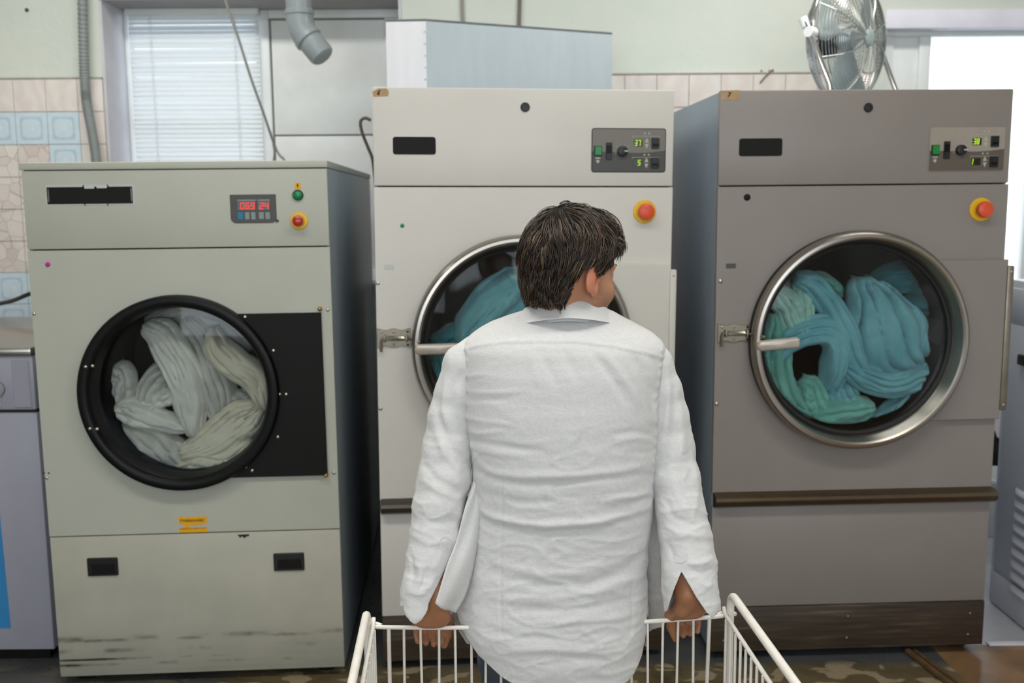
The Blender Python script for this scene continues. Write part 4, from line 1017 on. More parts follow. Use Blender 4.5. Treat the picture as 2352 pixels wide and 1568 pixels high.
for x0, sg in ((0, -1), (WT, 1)):
    mb = MB(); mb.tube([(x0+sg*.004, .012, ZR+.012), (x0+sg*.004, 0, ZR+.001), (x0+sg*.004, -DT-.004, ZR)], .0046, 8)
    for k in range(15):
        y = -.022-k*(DT-.03)/14; mb.tube([(x0, y, ZR), (x0, y, ZBK)], .0029, 6)
    for z in (ZBK, ZBK+.13): mb.tube([(x0, 0, z), (x0, -DT, z)], .0038, 6)
    part(mb, 'side_grid', MT['cart'], cart, smooth=80)
    # tube side frame: two legs and the upper rail in one bent pipe
    zt = ZR+.047 if sg > 0 else ZR+.032; xo = x0+sg*.016; path = [(xo, .004, .075), (xo, .004, zt-.03)]
    for a in np.linspace(0, PI/2, 7): path.append((xo, .004-.03*(1-math.cos(a)), zt-.03+.03*math.sin(a)))
    for a in np.linspace(0, PI/2, 7): path.append((xo, -DT+.03-.03*math.sin(a)-.004, zt-.03+.03*math.cos(a)))
    path.append((xo, -DT-.004, .075)); mb = MB(); mb.tube(path, .0082, 12); sf = part(mb, 'side_frame', MT['cart'], cart, smooth=80)
    mb = MB(); mb.tube([(xo, .0, .12), (xo, -DT, .12)], .0075, 10); part(mb, 'lower_rail', MT['cart'], sf, smooth=80)
    mb = MB(); mb.tube([(x0-sg*.012, .004, ZR-.001), (x0+sg*.006, .012, ZR+.002), (xo+sg*.006, .016, ZR), (xo+sg*.012, .006, ZR-.002)], .0042, 8); part(mb, 'corner_clip', MT['cart'], sf, smooth=80)
    for yy in (.004, -DT-.004):
        cs = MB(); cs.tube([(xo, yy, .10), (xo, yy, .055)], .007, 8); cs.box((xo-.014, yy-.012, .028), (xo-.010, yy+.012, .062)); cs.box((xo+.010, yy-.012, .028), (xo+.014, yy+.012, .062)); cs.box((xo-.014, yy-.012, .06), (xo+.014, yy+.012, .066))
        c_ = part(cs, 'caster', MT['steel_dull'], cart); wl = MB(); wl.tube([(xo-.009, yy, .0325), (xo+.009, yy, .0325)], .032, 24); part(wl, 'wheel', MT['wheel'], c_)
mb = MB()
for k in range(12): y = -DT*(k+.5)/12; mb.tube([(0, y, ZBK), (WT, y, ZBK)], .0029, 6)
for k in range(5): x = WT*(k+.5)/5; mb.tube([(x, 0, ZBK-.004), (x, -DT, ZBK-.004)], .0038, 6)
part(mb, 'bottom_grid', MT['cart'], cart, smooth=80)

# ================================================================== volume modelling for the figure and cloth
def smin(a, b, k):
    h = np.clip(.5+.5*(b-a)/k, 0, 1); return b+(a-b)*h-k*h*(1-h)
class Vol:
    def __init__(s, lo, hi, h):
        s.lo = np.array(lo, float); s.h = h; s.n = np.ceil((np.array(hi)-s.lo)/h).astype(int)+1
        s.F = np.full(s.n, .2, np.float32)
    def blk(s, lo, hi):
        a = np.maximum(0, np.floor((np.array(lo)-s.lo)/s.h).astype(int)); b = np.minimum(s.n, np.ceil((np.array(hi)-s.lo)/s.h).astype(int)+1)
        ax = [s.lo[i]+s.h*np.arange(a[i], b[i]) for i in range(3)]
        sl = tuple(slice(a[i], b[i]) for i in range(3)); return sl, ax[0][:, None, None], ax[1][None, :, None], ax[2][None, None, :]
    def put(s, fn, lo, hi, k, sub=False):
        if any(np.array(hi) < s.lo) : return
        sl, X, Y, Z = s.blk(lo, hi)
        if s.F[sl].size == 0: return
        d = fn(X, Y, Z).astype(np.float32); cur = s.F[sl]
        s.F[sl] = -smin(-cur, d, k) if sub else (smin(cur, d, k) if k > 0 else np.minimum(cur, d))
    def cone(s, a, b, ra, rb, k=.01, sub=False):
        a, b = np.array(a, float), np.array(b, float); ab = b-a; L2 = max(1e-12, ab.dot(ab))
        def fn(X, Y, Z):
            px, py, pz = X-a[0], Y-a[1], Z-a[2]; t = np.clip((px*ab[0]+py*ab[1]+pz*ab[2])/L2, 0, 1)
            return np.sqrt((px-t*ab[0])**2+(py-t*ab[1])**2+(pz-t*ab[2])**2)-(ra+(rb-ra)*t)
        m = max(ra, rb)+k*2+s.h*3; s.put(fn, np.minimum(a, b)-m, np.maximum(a, b)+m, k, sub)
    def chain(s, pts, k=.01, inner=.006):
        """(x, y, z, r) joints"""
        for p, q in zip(pts[:-1], pts[1:]): s.cone(p[:3], q[:3], p[3], q[3], k if p is pts[0] else inner)
    def ell(s, c, r, R=None, k=.01, sub=False):
        c, r = np.array(c, float), np.array(r, float)
        def fn(X, Y, Z):
            px, py, pz = X-c[0], Y-c[1], Z-c[2]
            if R is not None: px, py, pz = (R[0][i]*px+R[1][i]*py+R[2][i]*pz for i in range(3))
            k0 = np.sqrt((px/r[0])**2+(py/r[1])**2+(pz/r[2])**2); k1 = np.sqrt((px/r[0]**2)**2+(py/r[1]**2)**2+(pz/r[2]**2)**2)
            return k0*(k0-1)/np.maximum(k1, 1e-9)
        m = r.max()+k*2+s.h*3; s.put(fn, c-m, c+m, k, sub)
    def loft(s, rings, k=.01, e=2.4):
        """stack of (z, cx, cy, a, b) rings, smooth in z"""
        R = np.array(sorted(rings)); zs = R[:, 0]
        def fn(X, Y, Z):
            z = np.clip(Z[0, 0], zs[0], zs[-1]); P = [np.interp(z, zs, R[:, i])[None, None, :] for i in range(1, 5)]
            q = (np.abs((X-P[0])/P[2])**e+np.abs((Y-P[1])/P[3])**e)**(1/e)
            d = (q-1)*np.minimum(P[2], P[3]); return np.maximum(d, np.maximum(zs[0]-Z, Z-zs[-1]))
        m = k*2+s.h*3
        s.put(fn, ((R[:, 1]-R[:, 3]).min()-m, (R[:, 2]-R[:, 4]).min()-m, zs[0]-m), ((R[:, 1]+R[:, 3]).max()+m, (R[:, 2]+R[:, 4]).max()+m, zs[-1]+m), k)
    def mesh(s):
        F = s.F; S = F < 0; c = np.zeros(s.n-1, np.int8); nx, ny, nz = s.n
        for i in (0, 1):
            for j in (0, 1):
                for k in (0, 1): c += S[i:nx-1+i, j:ny-1+j, k:nz-1+k]
        idx = np.argwhere((c > 0) & (c < 8)); I, J, K = idx.T; cid = np.full(s.n-1, -1, np.int32); cid[I, J, K] = np.arange(len(idx))
        acc = np.zeros((len(idx), 3)); cnt = np.zeros(len(idx)); cs = [(i, j, k) for i in (0, 1) for j in (0, 1) for k in (0, 1)]
        for p in cs:
            for ax in range(3):
                if p[ax]: continue
                q = list(p); q[ax] = 1
                va = F[I+p[0], J+p[1], K+p[2]].astype(float); vb = F[I+q[0], J+q[1], K+q[2]].astype(float); m = (va < 0) != (vb < 0)
                t = np.where(m, va/np.where(m, va-vb, 1), 0); pt = np.array(p, float)[None]+np.zeros((len(idx), 3)); pt[:, ax] = t
                acc[m] += pt[m]; cnt[m] += 1
        V = s.lo+s.h*(idx+acc/cnt[:, None]); faces = []
        for ax in range(3):
            sl0 = [slice(1, n-1) for n in s.n]; sl1 = list(sl0); sl0[ax] = slice(0, s.n[ax]-1); sl1[ax] = slice(1, s.n[ax])
            A, B = S[tuple(sl0)], S[tuple(sl1)]; e = np.argwhere(A != B); ins = A[tuple(e.T)]
            off = np.ones(3, int); off[ax] = 0; e = e+off; u, v = [a for a in range(3) if a != ax]
            def cc(du, dv): q = e.copy(); q[:, u] += du; q[:, v] += dv; return cid[q[:, 0], q[:, 1], q[:, 2]]
            Q = np.stack([cc(-1, -1), cc(0, -1), cc(0, 0), cc(-1, 0)], 1); fl = ins if ax != 1 else ~ins
            Q[~fl] = Q[~fl][:, ::-1]; faces.append(Q)
        Fq = np.vstack(faces); Fq = Fq[(Fq >= 0).all(1)]; return V, Fq
def vmesh(name, V, Fq, mat, parent=None):
    me = bpy.data.meshes.new(name); me.from_pydata(V.tolist() if hasattr(V, 'tolist') else V, [], Fq.tolist() if hasattr(Fq, 'tolist') else Fq)
    for m in (mat if isinstance(mat, (list, tuple)) else [mat]): me.materials.append(m)
    me.polygons.foreach_set('use_smooth', [True]*len(me.polygons)); me.update(); return link(name, me, parent)
def normals(V, Fq):
    a, b, c, d = (V[Fq[:, i]] for i in range(4)); n = np.cross(c-a, d-b); N = np.zeros_like(V)
    for i in range(4): np.add.at(N, Fq[:, i], n)
    return N/np.maximum(1e-12, np.linalg.norm(N, axis=1))[:, None]
def relax(V, Fq, it=2, w=.5):
    for _ in range(it):
        S = np.zeros_like(V); C = np.zeros(len(V))
        for i in range(4):
            for j in (1, 3): np.add.at(S, Fq[:, i], V[Fq[:, (i+j) % 4]]); np.add.at(C, Fq[:, i], 1)
        V = V*(1-w)+w*S/C[:, None]
    return V
def cut(ob, fn):
    """keep the part of the mesh where fn(x, y, z) > 0, with a clean edge"""
    bm = bmesh.new(); bm.from_mesh(ob.data); co = np.array([v.co for v in bm.verts]); f = fn(co[:, 0], co[:, 1], co[:, 2]); f[np.abs(f) < 1e-5] = 1e-5
    bm.verts.ensure_lookup_table(); val = {v: f[i] for i, v in enumerate(bm.verts)}; new = set()
    for e in [e for e in bm.edges if val[e.verts[0]]*val[e.verts[1]] < 0]:
        a, b = e.verts; t = val[a]/(val[a]-val[b]); _, nv = bmesh.utils.edge_split(e, a, t); val[nv] = 0.0; new.add(nv)
    for fc in list(bm.faces):
        vs = [v for v in fc.verts if v in new]
        if len(vs) == 2 and len(fc.verts) > 3:
            try: bmesh.utils.face_split(fc, vs[0], vs[1])
            except ValueError: pass
    bmesh.ops.delete(bm, geom=[v for v in bm.verts if val.get(v, 1) < 0], context='VERTS'); bm.to_mesh(ob.data); bm.free()
    ob.data.polygons.foreach_set('use_smooth', [True]*len(ob.data.polygons)); ob.data.update()
def vnoise(V, sc, seed=0):
    o = Vector((seed*7.3, seed*3.1, seed*5.7)); s = Vector(sc)
    return np.array([noise.noise(Vector((p[0]*s.x, p[1]*s.y, p[2]*s.z))+o) for p in V])

# ================================================================== the man
YRIM = (TL.y+TRc.y)/2
def skin_mat():
    t = NT('skin'); v = t.coord(); n = t.noise(v, 18, 4); n2 = t.noise(v, 220, 3)
    at = t.n('ShaderNodeAttribute', attribute_name='tint'); sp = t.n('ShaderNodeSeparateColor'); t.l(at.outputs['Color'], sp.inputs[0])
    c = t.ramp(n, [(.3, lin((186, 134, 104))), (.7, lin((204, 152, 120)))])
    c = t.mix(t.math('MULTIPLY', sp.outputs[0], t.math('ADD', .25, t.math('MULTIPLY', n2, .7))), c, lin((104, 80, 64)))   # stubble
    c = t.mix(t.math('MULTIPLY', sp.outputs[1], .6), c, lin((206, 116, 92)))                                              # redder ear, knuckles, lips
    c = t.mix(t.math('MULTIPLY', sp.outputs[2], .75), c, lin((150, 100, 66)))                                             # tanned hands
    t.bsdf(c, .45, spec=.4, Subsurface_Weight=.12, Subsurface_Radius=(.012, .005, .003)); t.bump(n2, .08, .001); return t.m
TH = math.radians(50)          # head turned to his right
HO = atY(1368, 645, 1.965)-Vector((.078*math.cos(TH), -.078*math.sin(TH), 0))
RH = np.array(Matrix.Rotation(-TH, 3, 'Z') @ Matrix.Rotation(math.radians(-8), 3, 'X')); HOa = np.array(HO)
def hw(p): return HOa+RH@np.array(p, float)
def hl(V): return (np.asarray(V)-HOa)@RH
class HeadVol:
    """head shapes in the head's own axes: x his right, y forward, z up, zero between the ears"""
    def __init__(s, v): s.v = v
    def e(s, c, r, k=.01, sub=False, rot=None):
        R = RH if rot is None else RH@np.array(rot); s.v.ell(hw(c), r, R, k, sub)
    def c(s, a, b, ra, rb, k=.01, sub=False): s.v.cone(hw(a), hw(b), ra, rb, k, sub)

SH = .003
BV = Vol((-.27, 1.84, .50), (.48, 2.27, 1.60), SH)
h = HeadVol(BV)
h.e((0, -.007, .045), (.071, .087, .088), .005)
h.e((0, .040, -.004), (.060, .056, .088), .03)
h.c((-.046, .022, -.045), (-.022, .074, -.088), .022, .018, .03); h.c((.046, .022, -.045), (.022, .074, -.088), .022, .018, .03)
h.e((0, .080, -.092), (.024, .018, .016), .02)
for sx in (-1, 1):
    h.e((sx*.043, .060, -.020), (.022, .024, .022), .02); h.c((sx*.012, .094, .034), (sx*.046, .078, .034), .009, .006, .014)
    h.e((sx*.031, .103, .014), (.018, .014, .013), .008, True); h.e((sx*.031, .0775, .014), (.0140, .0138, .0135), .006); h.e((sx*.031, .0935, .0125), (.0115, .0075, .0042), .002, True)
    h.e((sx*.011, .110, -.028), (.009, .010, .008), .008)
h.c((0, .094, .026), (0, .116, -.015), .008, .0095, .012); h.e((0, .115, -.020), (.010, .0095, .008), .01)
h.e((0, .097, -.053), (.023, .010, .006), .008); h.e((0, .095, -.065), (.020, .010, .007), .008)
for sx in (-1, 1):
    rot = Matrix.Rotation(math.radians(sx*4), 3, 'Z') @ Matrix.Rotation(math.radians(-10), 3, 'X')
    E = lambda c, r, k, sub=False: h.e((sx*(.0765+c[0]), -.004+c[1], c[2]), r, k, sub, rot)
    E((.004, -.006, .004), (.0070, .0205, .031), .006); E((.001, .004, -.022), (.006, .010, .012), .006)
    E((.013, .004, .000), (.010, .0085, .0155), .003, True); E((.012, -.002, .019), (.0055, .009, .007), .003, True); E((.009, .008, -.004), (.006, .006, .006), .002, True)
    h.c((sx*.0715, .010, -.004), (sx*.074, .010, .003), .005, .005, .004)
NB = atY(1303, 745, 2.035)
h.v.cone(hw((0, -.030, -.030)), NB, .052, .050, .025); h.v.cone(hw((.012, .035, -.075)), np.array(NB)+[.02, .02, -.01], .03, .04, .03)

# arms: (px, py, Y, r)
def J(px, py, Y, r): p = atY(px, py, Y); return (p.x, p.y, p.z, r)
LA = [J(1074, 842, 2.03, .034), J(1051, 900, 2.025, .033), J(1036, 960, 2.02, .034), J(1027, 1030, 2.01, .036), J(1021, 1110, 1.993, .036), J(1010, 1170, 1.975, .034), J(999, 1300, 1.935, .029), J(1006, 1372, 1.912, .0255)]
RA = [J(1492, 842, 2.03, .034), J(1512, 900, 2.025, .033), J(1528, 960, 2.02, .034), J(1540, 1030, 2.01, .036), J(1551, 1110, 1.993, .036), J(1562, 1170, 1.975, .035), J(1577, 1300, 1.94, .031), J(1580, 1362, 1.916, .028)]
BV.chain(LA, .008, .01); BV.chain(RA, .008, .01)
BV.cone(J(1140, 812, 2.03, 0)[:3], J(1430, 812, 2.03, 0)[:3], .04, .04, .03)
def yrim(x): return TL.y+(x-TL.x)*ex.y/ex.x
def zrim(x): return rimz((x-TL.x)/ex.x/WT)
def hand(wr, xs, side, thumb):
    """wr wrist joint; xs px of the four knuckles from the index to the little finger; the fingers hook over the rim, tips on its far side"""
    W = np.array(wr[:3]); mc = []
    for i, px in enumerate(xs):
        p = atY(px, 1440, YRIM); x = p.x; Yr, zr = yrim(x), zrim(x)
        K = np.array((x, Yr+.023, zr+.0165-(.003 if i == 3 else 0))); mc.append(K); r0 = (.0096, .0099, .0095, .0086)[i]
        heel = np.array((W[0]+(x-W[0])*.62, Yr-.004, zr+.0235))
        BV.cone(W, heel, wr[3]*.62, .0165, .012); BV.cone(heel, K, .0165, r0+.0018, .012)
        sp = (x-np.mean([atY(q, 1440, YRIM).x for q in xs])); dx = -.10*sp
        L = (.95, 1.05, 1.0, .85)[i]
        P1 = K+np.array((dx, .023*L, -.017)); P2 = P1+np.array((dx*.5+.0015*side, -.003, -.031*L)); P3 = P2+np.array((dx*.3+.002*side, -.0155*L, -.014*L))
        BV.chain([(*K, r0), (*P1, r0*.95), (*P2, r0*.85), (*P3, r0*.74)], .003, .003)
        BV.ell(P1, (r0*1.03,)*3, None, .003)
    b = np.array((W[0]+(mc[0][0]-W[0])*.85, W[1]+.004, mc[0][2]+.022)); t = [atY(px, py, YRIM+dy) for px, py, dy in thumb]
    BV.cone(W+np.array((0, 0, -.012)), b, wr[3]*.5, .0155, .012)
    BV.chain([(*b, .0150), (t[0].x, t[0].y, t[0].z, .0128), (t[1].x, t[1].y, t[1].z, .0115), (t[2].x, t[2].y, t[2].z, .0085)], .010, .004)
    return mc
hand(LA[-1], (1015, 993, 970, 948), 1, ((1028, 1424, .024), (1027, 1452, .034), (1020, 1480, .030)))
hand(RA[-1], (1559, 1580, 1601, 1621), -1, ((1541, 1412, .022), (1543, 1438, .036), (1552, 1466, .034)))
# trunk and thighs under the clothes
Yc = lambda py: np.interp(py, [700, 740, 800, 900, 1100, 1300, 1570], [2.045, 2.04, 2.035, 2.03, 2.02, 2.012, 2.005])
def ring(py, xl, xr, b, dy=0, grow=0):
    Y = Yc(py)+dy; a_, b_ = atY(xl, py, Y), atY(xr, py, Y); return ((a_.z+b_.z)/2, (a_.x+b_.x)/2, Y, (b_.x-a_.x)/2+grow, b+grow)
TRS = [(708, 1222, 1392, .050), (716, 1192, 1410, .060), (726, 1160, 1428, .070), (738, 1128, 1450, .080), (752, 1101, 1476, .088), (766, 1082, 1500, .096), (782, 1066, 1518, .104), (800, 1058, 1528, .110), (850, 1060, 1528, .118),
       (950, 1066, 1520, .124), (1050, 1082, 1508, .124), (1120, 1087, 1502, .121), (1180, 1089, 1498, .118), (1250, 1082, 1488, .117), (1320, 1066, 1484, .120), (1380, 1048, 1486, .126), (1430, 1042, 1490, .132), (1480, 1066, 1488, .134), (1540, 1080, 1482, .132), (1600, 1090, 1475, .130)]
BV.loft([ring(*q, grow=-.024) for q in TRS if 760 < q[0] < 1400], .008)
V, Fq = BV.mesh(); V = relax(V, Fq, 2, .45)
man = vmesh('person', V, Fq, skin_mat())
tag(man, 'dark-haired man in white linen shirt and jeans, seen from behind, leaning on a trolley', 'person')
L = hl(V); g = lambda c, r: np.exp(-(((L-np.array(c))/np.array(r))**2).sum(1))
st = np.clip(1.25*np.maximum.reduce([g((.055, .035, -.050), (.03, .045, .038)), g((-.055, .035, -.050), (.03, .045, .038)), g((0, .09, -.085), (.05, .04, .03)), g((.03, .05, -.10), (.04, .05, .03))]), 0, 1)*(L[:, 2] < .01)
rd = np.clip(np.maximum.reduce([g((.086, -.01, .005), (.02, .028, .045)), g((-.086, -.01, .005), (.02, .028, .045)), g((0, .1, -.058), (.03, .02, .014)), .6*g((0, .12, -.02), (.02, .02, .02))]), 0, 1)
tn = np.clip((1.05-V[:, 2])/.15, 0, 1)
ca = man.data.color_attributes.new('tint', 'FLOAT_COLOR', 'POINT'); ca.data.foreach_set('color', np.stack([st, rd, tn, np.ones(len(V))], 1).astype(np.float32).ravel())

# eyes
MT['eye'] = paint('eye_white', (226, 222, 214), .15); MT['iris'] = paint('iris', (56, 40, 28), .1)
for sx in (-1, 1):
    bm = bmesh.new(); bmesh.ops.create_uvsphere(bm, u_segments=20, v_segments=14, radius=.0120)
    mb = MB(); c = hw((sx*.031, .0773, .0135)); Rm = Matrix(RH.tolist())
    for v in bm.verts: v.co = Vector(c)+Rm@Vector((v.co.x, v.co.z, -v.co.y))
    mb.bm(bm); e = part(mb, 'eye', MT['eye'], man, smooth=80)
    mb = MB(); rings = [[Vector(c)+Rm@Vector((r*math.cos(a), y, r*math.sin(a))) for a in np.linspace(0, 2*PI, 16, endpoint=False)] for r, y in ((.0055, .01085), (.003, .0119), (.0002, .0123))]
    mb.grid(rings, closed_v=True); part(mb, 'iris', MT['iris'], e, smooth=80)

# ------------------------------------------------------------------ hair
def hair_mat():
    t = NT('hair'); at = t.n('ShaderNodeAttribute', attribute_name='tone'); sp = t.n('ShaderNodeSeparateColor'); t.l(at.outputs['Color'], sp.inputs[0])
    c = t.ramp(sp.outputs[0], [(0, lin((26, 19, 14))), (.4, lin((50, 37, 27))), (.78, lin((86, 65, 46))), (1, lin((134, 104, 76)))])
    t.bsdf(c, .36, spec=.55); return t.m
MT['hair'] = hair_mat()
HC = np.array((0, -.007, .045)); HR = np.array((.077, .094, .095))
def hairline(az):
    """lowest hair height for an azimuth measured from the face (0) to the nape (180), in degrees"""
    return np.interp(az, [0, 28, 50, 62, 72, 80, 84, 100, 112, 122, 140, 180], [.092, .088, .070, .046, .016, .014, .036, .038, .020, -.034, -.048, -.055])
def scalp_at(z):
    """half widths of the hair base at a height below the widest part of the skull"""
    f = min(1.0, max(0.0, (.017-z)/.085)); return .0735*(1-f)+.050*f, .0900*(1-f)+.067*f
def onscalp(p, off=0.0):
    """nearest base point for a place near the head: the skull above, the neck below"""
    p = np.array(p, float)
    if p[2] >= .017:
        d = p-HC; R = HR+off; return HC+d/np.sqrt(((d/R)**2).sum())
    rx, ry = scalp_at(p[2]); q = p[:2]-HC[:2]; k = 1/math.sqrt((q[0]/(rx+off))**2+(q[1]/(ry+off))**2+1e-12); return np.array((HC[0]+q[0]*k, HC[1]+q[1]*k, p[2]))
# cap under the strands
HVv = Vol(HOa-.17, HOa+.20, .003)
HVv.ell(hw(HC), HR+.007, RH, .01); HVv.cone(hw((0, -.040, -.01)), hw((0, -.038, -.050)), .046, .034, .03)
V, Fq = HVv.mesh(); L = hl(V); az = np.degrees(np.abs(np.arctan2(L[:, 0], L[:, 1]))); N = normals(V, Fq)
wv = np.array([noise.noise(Vector((p[0]*38, p[1]*38, p[2]*9)))*.0035 + noise.noise(Vector((p[0]*90, p[1]*90, p[2]*22)))*.0018 for p in L]); V = V+N*wv[:, None]
cap = vmesh('hair', V, Fq, paint('hair_base', (30, 23, 17), .85, 0, .2, 60, .15), man); cap['label'] = 'short wavy dark brown hair'
ca = cap.data.color_attributes.new('tone', 'FLOAT_COLOR', 'POINT'); ca.data.foreach_set('color', np.repeat(np.array([[.12, 0, 0, 1]], np.float32), len(V), 0).ravel())
def keep(x, y, z):
    L = hl(np.stack([x, y, z], 1)); az = np.degrees(np.abs(np.arctan2(L[:, 0], L[:, 1]+.01))); return L[:, 2]-hairline(az)-.002*np.sin(L[:, 0]*300+L[:, 1]*240)
cut(cap, keep)
# strands
rng = np.random.default_rng(11)
WH = np.array((.012, -.062, .125))          # crown whorl
def flow(p, az, rnd):
    out = p-WH; out[2] *= .8; out = out/(np.linalg.norm(out)+1e-6)
    n = (p-HC)/HR**2
    if p[2] < .017: n[2] = -.9
    n = n/np.linalg.norm(n); dw = np.linalg.norm(p-onscalp(WH)); out = out*min(1, dw/.03)+np.array((.35, -.5, -.2))*max(0, 1-dw/.03)
    front = max(0, min(1, (p[1]+.01)/.08)); side = max(0, min(1, (abs(p[0])-.035)/.035))*(1 if p[1] > -.05 else max(0, 1-(-.05-p[1])/.04))
    low = max(0, min(1, (.095-p[2])/.05))
    d = out*(1-.5*side)+np.array((0, 0, -1))*(.55*(1-front)+.35*side)+np.array((0, -1.0, -.35))*side*low*1.35+np.array((.45, .25, .0))*front*(1-side)
    d = d+np.array((math.sin(p[2]*60+p[1]*25+2*rnd), math.cos(p[0]*55+p[2]*40), 0))*.30
    d = d-n*d.dot(n); return d/(np.linalg.norm(d)+1e-6)
SV, SF, ST = [], [], []; nv = 0; NP = 9
guides = []
while len(guides) < 1150:
    d = rng.normal(size=3); d /= np.linalg.norm(d); p = onscalp(HC+d*.1)
    if len(guides) > 850:                       # thicker at the nape
        aa = rng.uniform(-1.15, 1.15); p = onscalp((HC[0]+.09*math.sin(aa), HC[1]-.09*math.cos(aa), rng.uniform(-.050, .03)))
    az = abs(math.degrees(math.atan2(p[0], p[1]+.01)))
    if p[2] < hairline(az)+.003 or p[2] < -.052: continue
    guides.append((d, p, az))
for d0, p0, az in guides:
    rnd = rng.uniform(-1, 1); top = max(0, min(1, (p0[2]-.05)/.08)); Lh = .040+.036*top+rng.uniform(-.008, .012)
    if az > 115 and p0[2] < .0: Lh = .030+rng.uniform(0, .012)
    if 50 < az < 104 and p0[2] < .075: Lh *= .8
    if 62 < az < 88 and p0[2] < .03: Lh = .014+rng.uniform(0, .006)
    if az < 60 and p0[2] < .10: Lh = .030+rng.uniform(0, .012)
    p = p0.copy(); path = []; lift = rng.uniform(.004, .012)*(.3+.7*min(1, np.linalg.norm(p0-onscalp(WH))/.05)); curl = rng.uniform(-1, 1); zlow = -.052-rng.uniform(0, .010)
    if az < 75 and p0[2] > .06: lift *= 2.2
    for i in range(NP):
        t = i/(NP-1); dirv = p-HC; q = onscalp(p, .005+lift*math.sin(min(1, t*1.15)*PI*.62)); path.append(q.copy())
        f = flow(q.copy(), az, rnd); tw = np.cross(dirv/np.linalg.norm(dirv), f); f = f+tw*curl*.45*t
        p = q+f*Lh/(NP-1)
        if p[2] < zlow: p[2] = zlow+.25*(p[2]-zlow)
    path = np.array(path); tone0 = float(np.clip(rng.normal(.36, .2), 0, 1))
    tmp = path[1:]-path[:-1]
    for c in range(9):
        o = rng.normal(size=3)*.0032; o2 = rng.normal(size=3)*.0011; sh = rng.uniform(.8, 1.08); P = p0+(path-p0)*sh+o[None]*np.linspace(1, .55, NP)[:, None]+o2[None]*np.linspace(0, 1, NP)[:, None]**2
        r = rng.uniform(.00055, .00105); tone = float(np.clip(tone0+rng.normal(0, .13), 0, 1))
        T = np.gradient(P, axis=0); T /= np.linalg.norm(T, axis=1)[:, None]+1e-9; n = P-HC; n -= T*(n*T).sum(1)[:, None]; n /= np.linalg.norm(n, axis=1)[:, None]+1e-9; b = np.cross(T, n)
        rad = r*np.array([.8, 1, 1, 1, 1, .9, .75, .5, .12])
        for a in (PI/2, PI/2+2*PI/3, PI/2+4*PI/3): SV.append(P+(b*math.cos(a)*1.5+n*math.sin(a))*rad[:, None])
        for s_ in range(3):
            A = nv+s_*NP; B = nv+((s_+1) % 3)*NP; SF += [(A+i, A+i+1, B+i+1, B+i) for i in range(NP-1)]
        ST += [tone]*(3*NP); nv += 3*NP
SVw = HOa+np.vstack(SV)@RH.T
strands = vmesh('hair_strands', SVw, np.array(SF), MT['hair'], cap)
ca = strands.data.color_attributes.new('tone', 'FLOAT_COLOR', 'POINT'); z = np.array(ST, np.float32); ca.data.foreach_set('color', np.stack([z, z, z, np.ones_like(z)], 1).ravel())
# eyebrows
mb = MB()
for sx in (-1, 1):
    for k in range(60):
        t = k/59; b = np.array((sx*(.014+.032*t), .1045-.021*t**1.6, .033+.006*math.sin(t*2.2))); e_ = b+np.array((sx*.007, -.002, .003-.004*t)); mb.tube([hw(b), hw((b+e_)/2+np.array((0, .0012, 0))), hw(e_)], [.0008, .0008, .0003], 4)
o = part(mb, 'eyebrows', MT['hair'], man, smooth=80); a_ = o.data.color_attributes.new('tone', 'FLOAT_COLOR', 'POINT'); a_.data.foreach_set('color', np.repeat(np.array([[.2, 0, 0, 1]], np.float32), len(o.data.vertices), 0).ravel())

# ------------------------------------------------------------------ shirt
def linen():
    t = NT('white_linen'); v = t.coord(); w1 = t.noise(t.coord((120, 120, 1500)), 1.0, 2); w2 = t.noise(t.coord((1500, 1500, 120)), 1.0, 2); n = t.noise(v, 7, 5, .6)
    hw_ = t.noise(t.coord((7, 7, 34)), 1.0, 6, .62, .5)
    wv = t.math('ADD', w1, w2); cr = t.noise(v, 55, 5, .65)
    c = t.ramp(t.math('MULTIPLY', wv, .5), [(.36, lin((204, 205, 205))), (.6, lin((226, 226, 226)))])
    b = t.bsdf(c, .85, spec=.15, Sheen_Weight=.15)
    h = t.math('ADD', t.math('MULTIPLY', wv, .0006), t.math('ADD', t.math('MULTIPLY', hw_, .0035), t.math('MULTIPLY', cr, .0016)))
    bp = t.n('ShaderNodeBump'); t.l(h, bp.inputs['Height']); bp.inputs['Strength'].default_value = .55; bp.inputs['Distance'].default_value = .5; t.l(bp.outputs[0], b.inputs['Normal'])
    tl = t.n('ShaderNodeBsdfTranslucent'); tl.inputs[0].default_value = lin((226, 224, 220)); m = t.n('ShaderNodeMixShader'); m.inputs[0].default_value = .12
    t.l(b.outputs[0], m.inputs[1]); t.l(tl.outputs[0], m.inputs[2]); t.l(m.outputs[0], t.out.inputs[0]); return t.m
MT['linen'] = linen()
SVOL = Vol((-.30, 1.80, .50), (.50, 2.24, 1.36), .004)
SVOL.loft([ring(*q) for q in TRS], .004, 2.3)
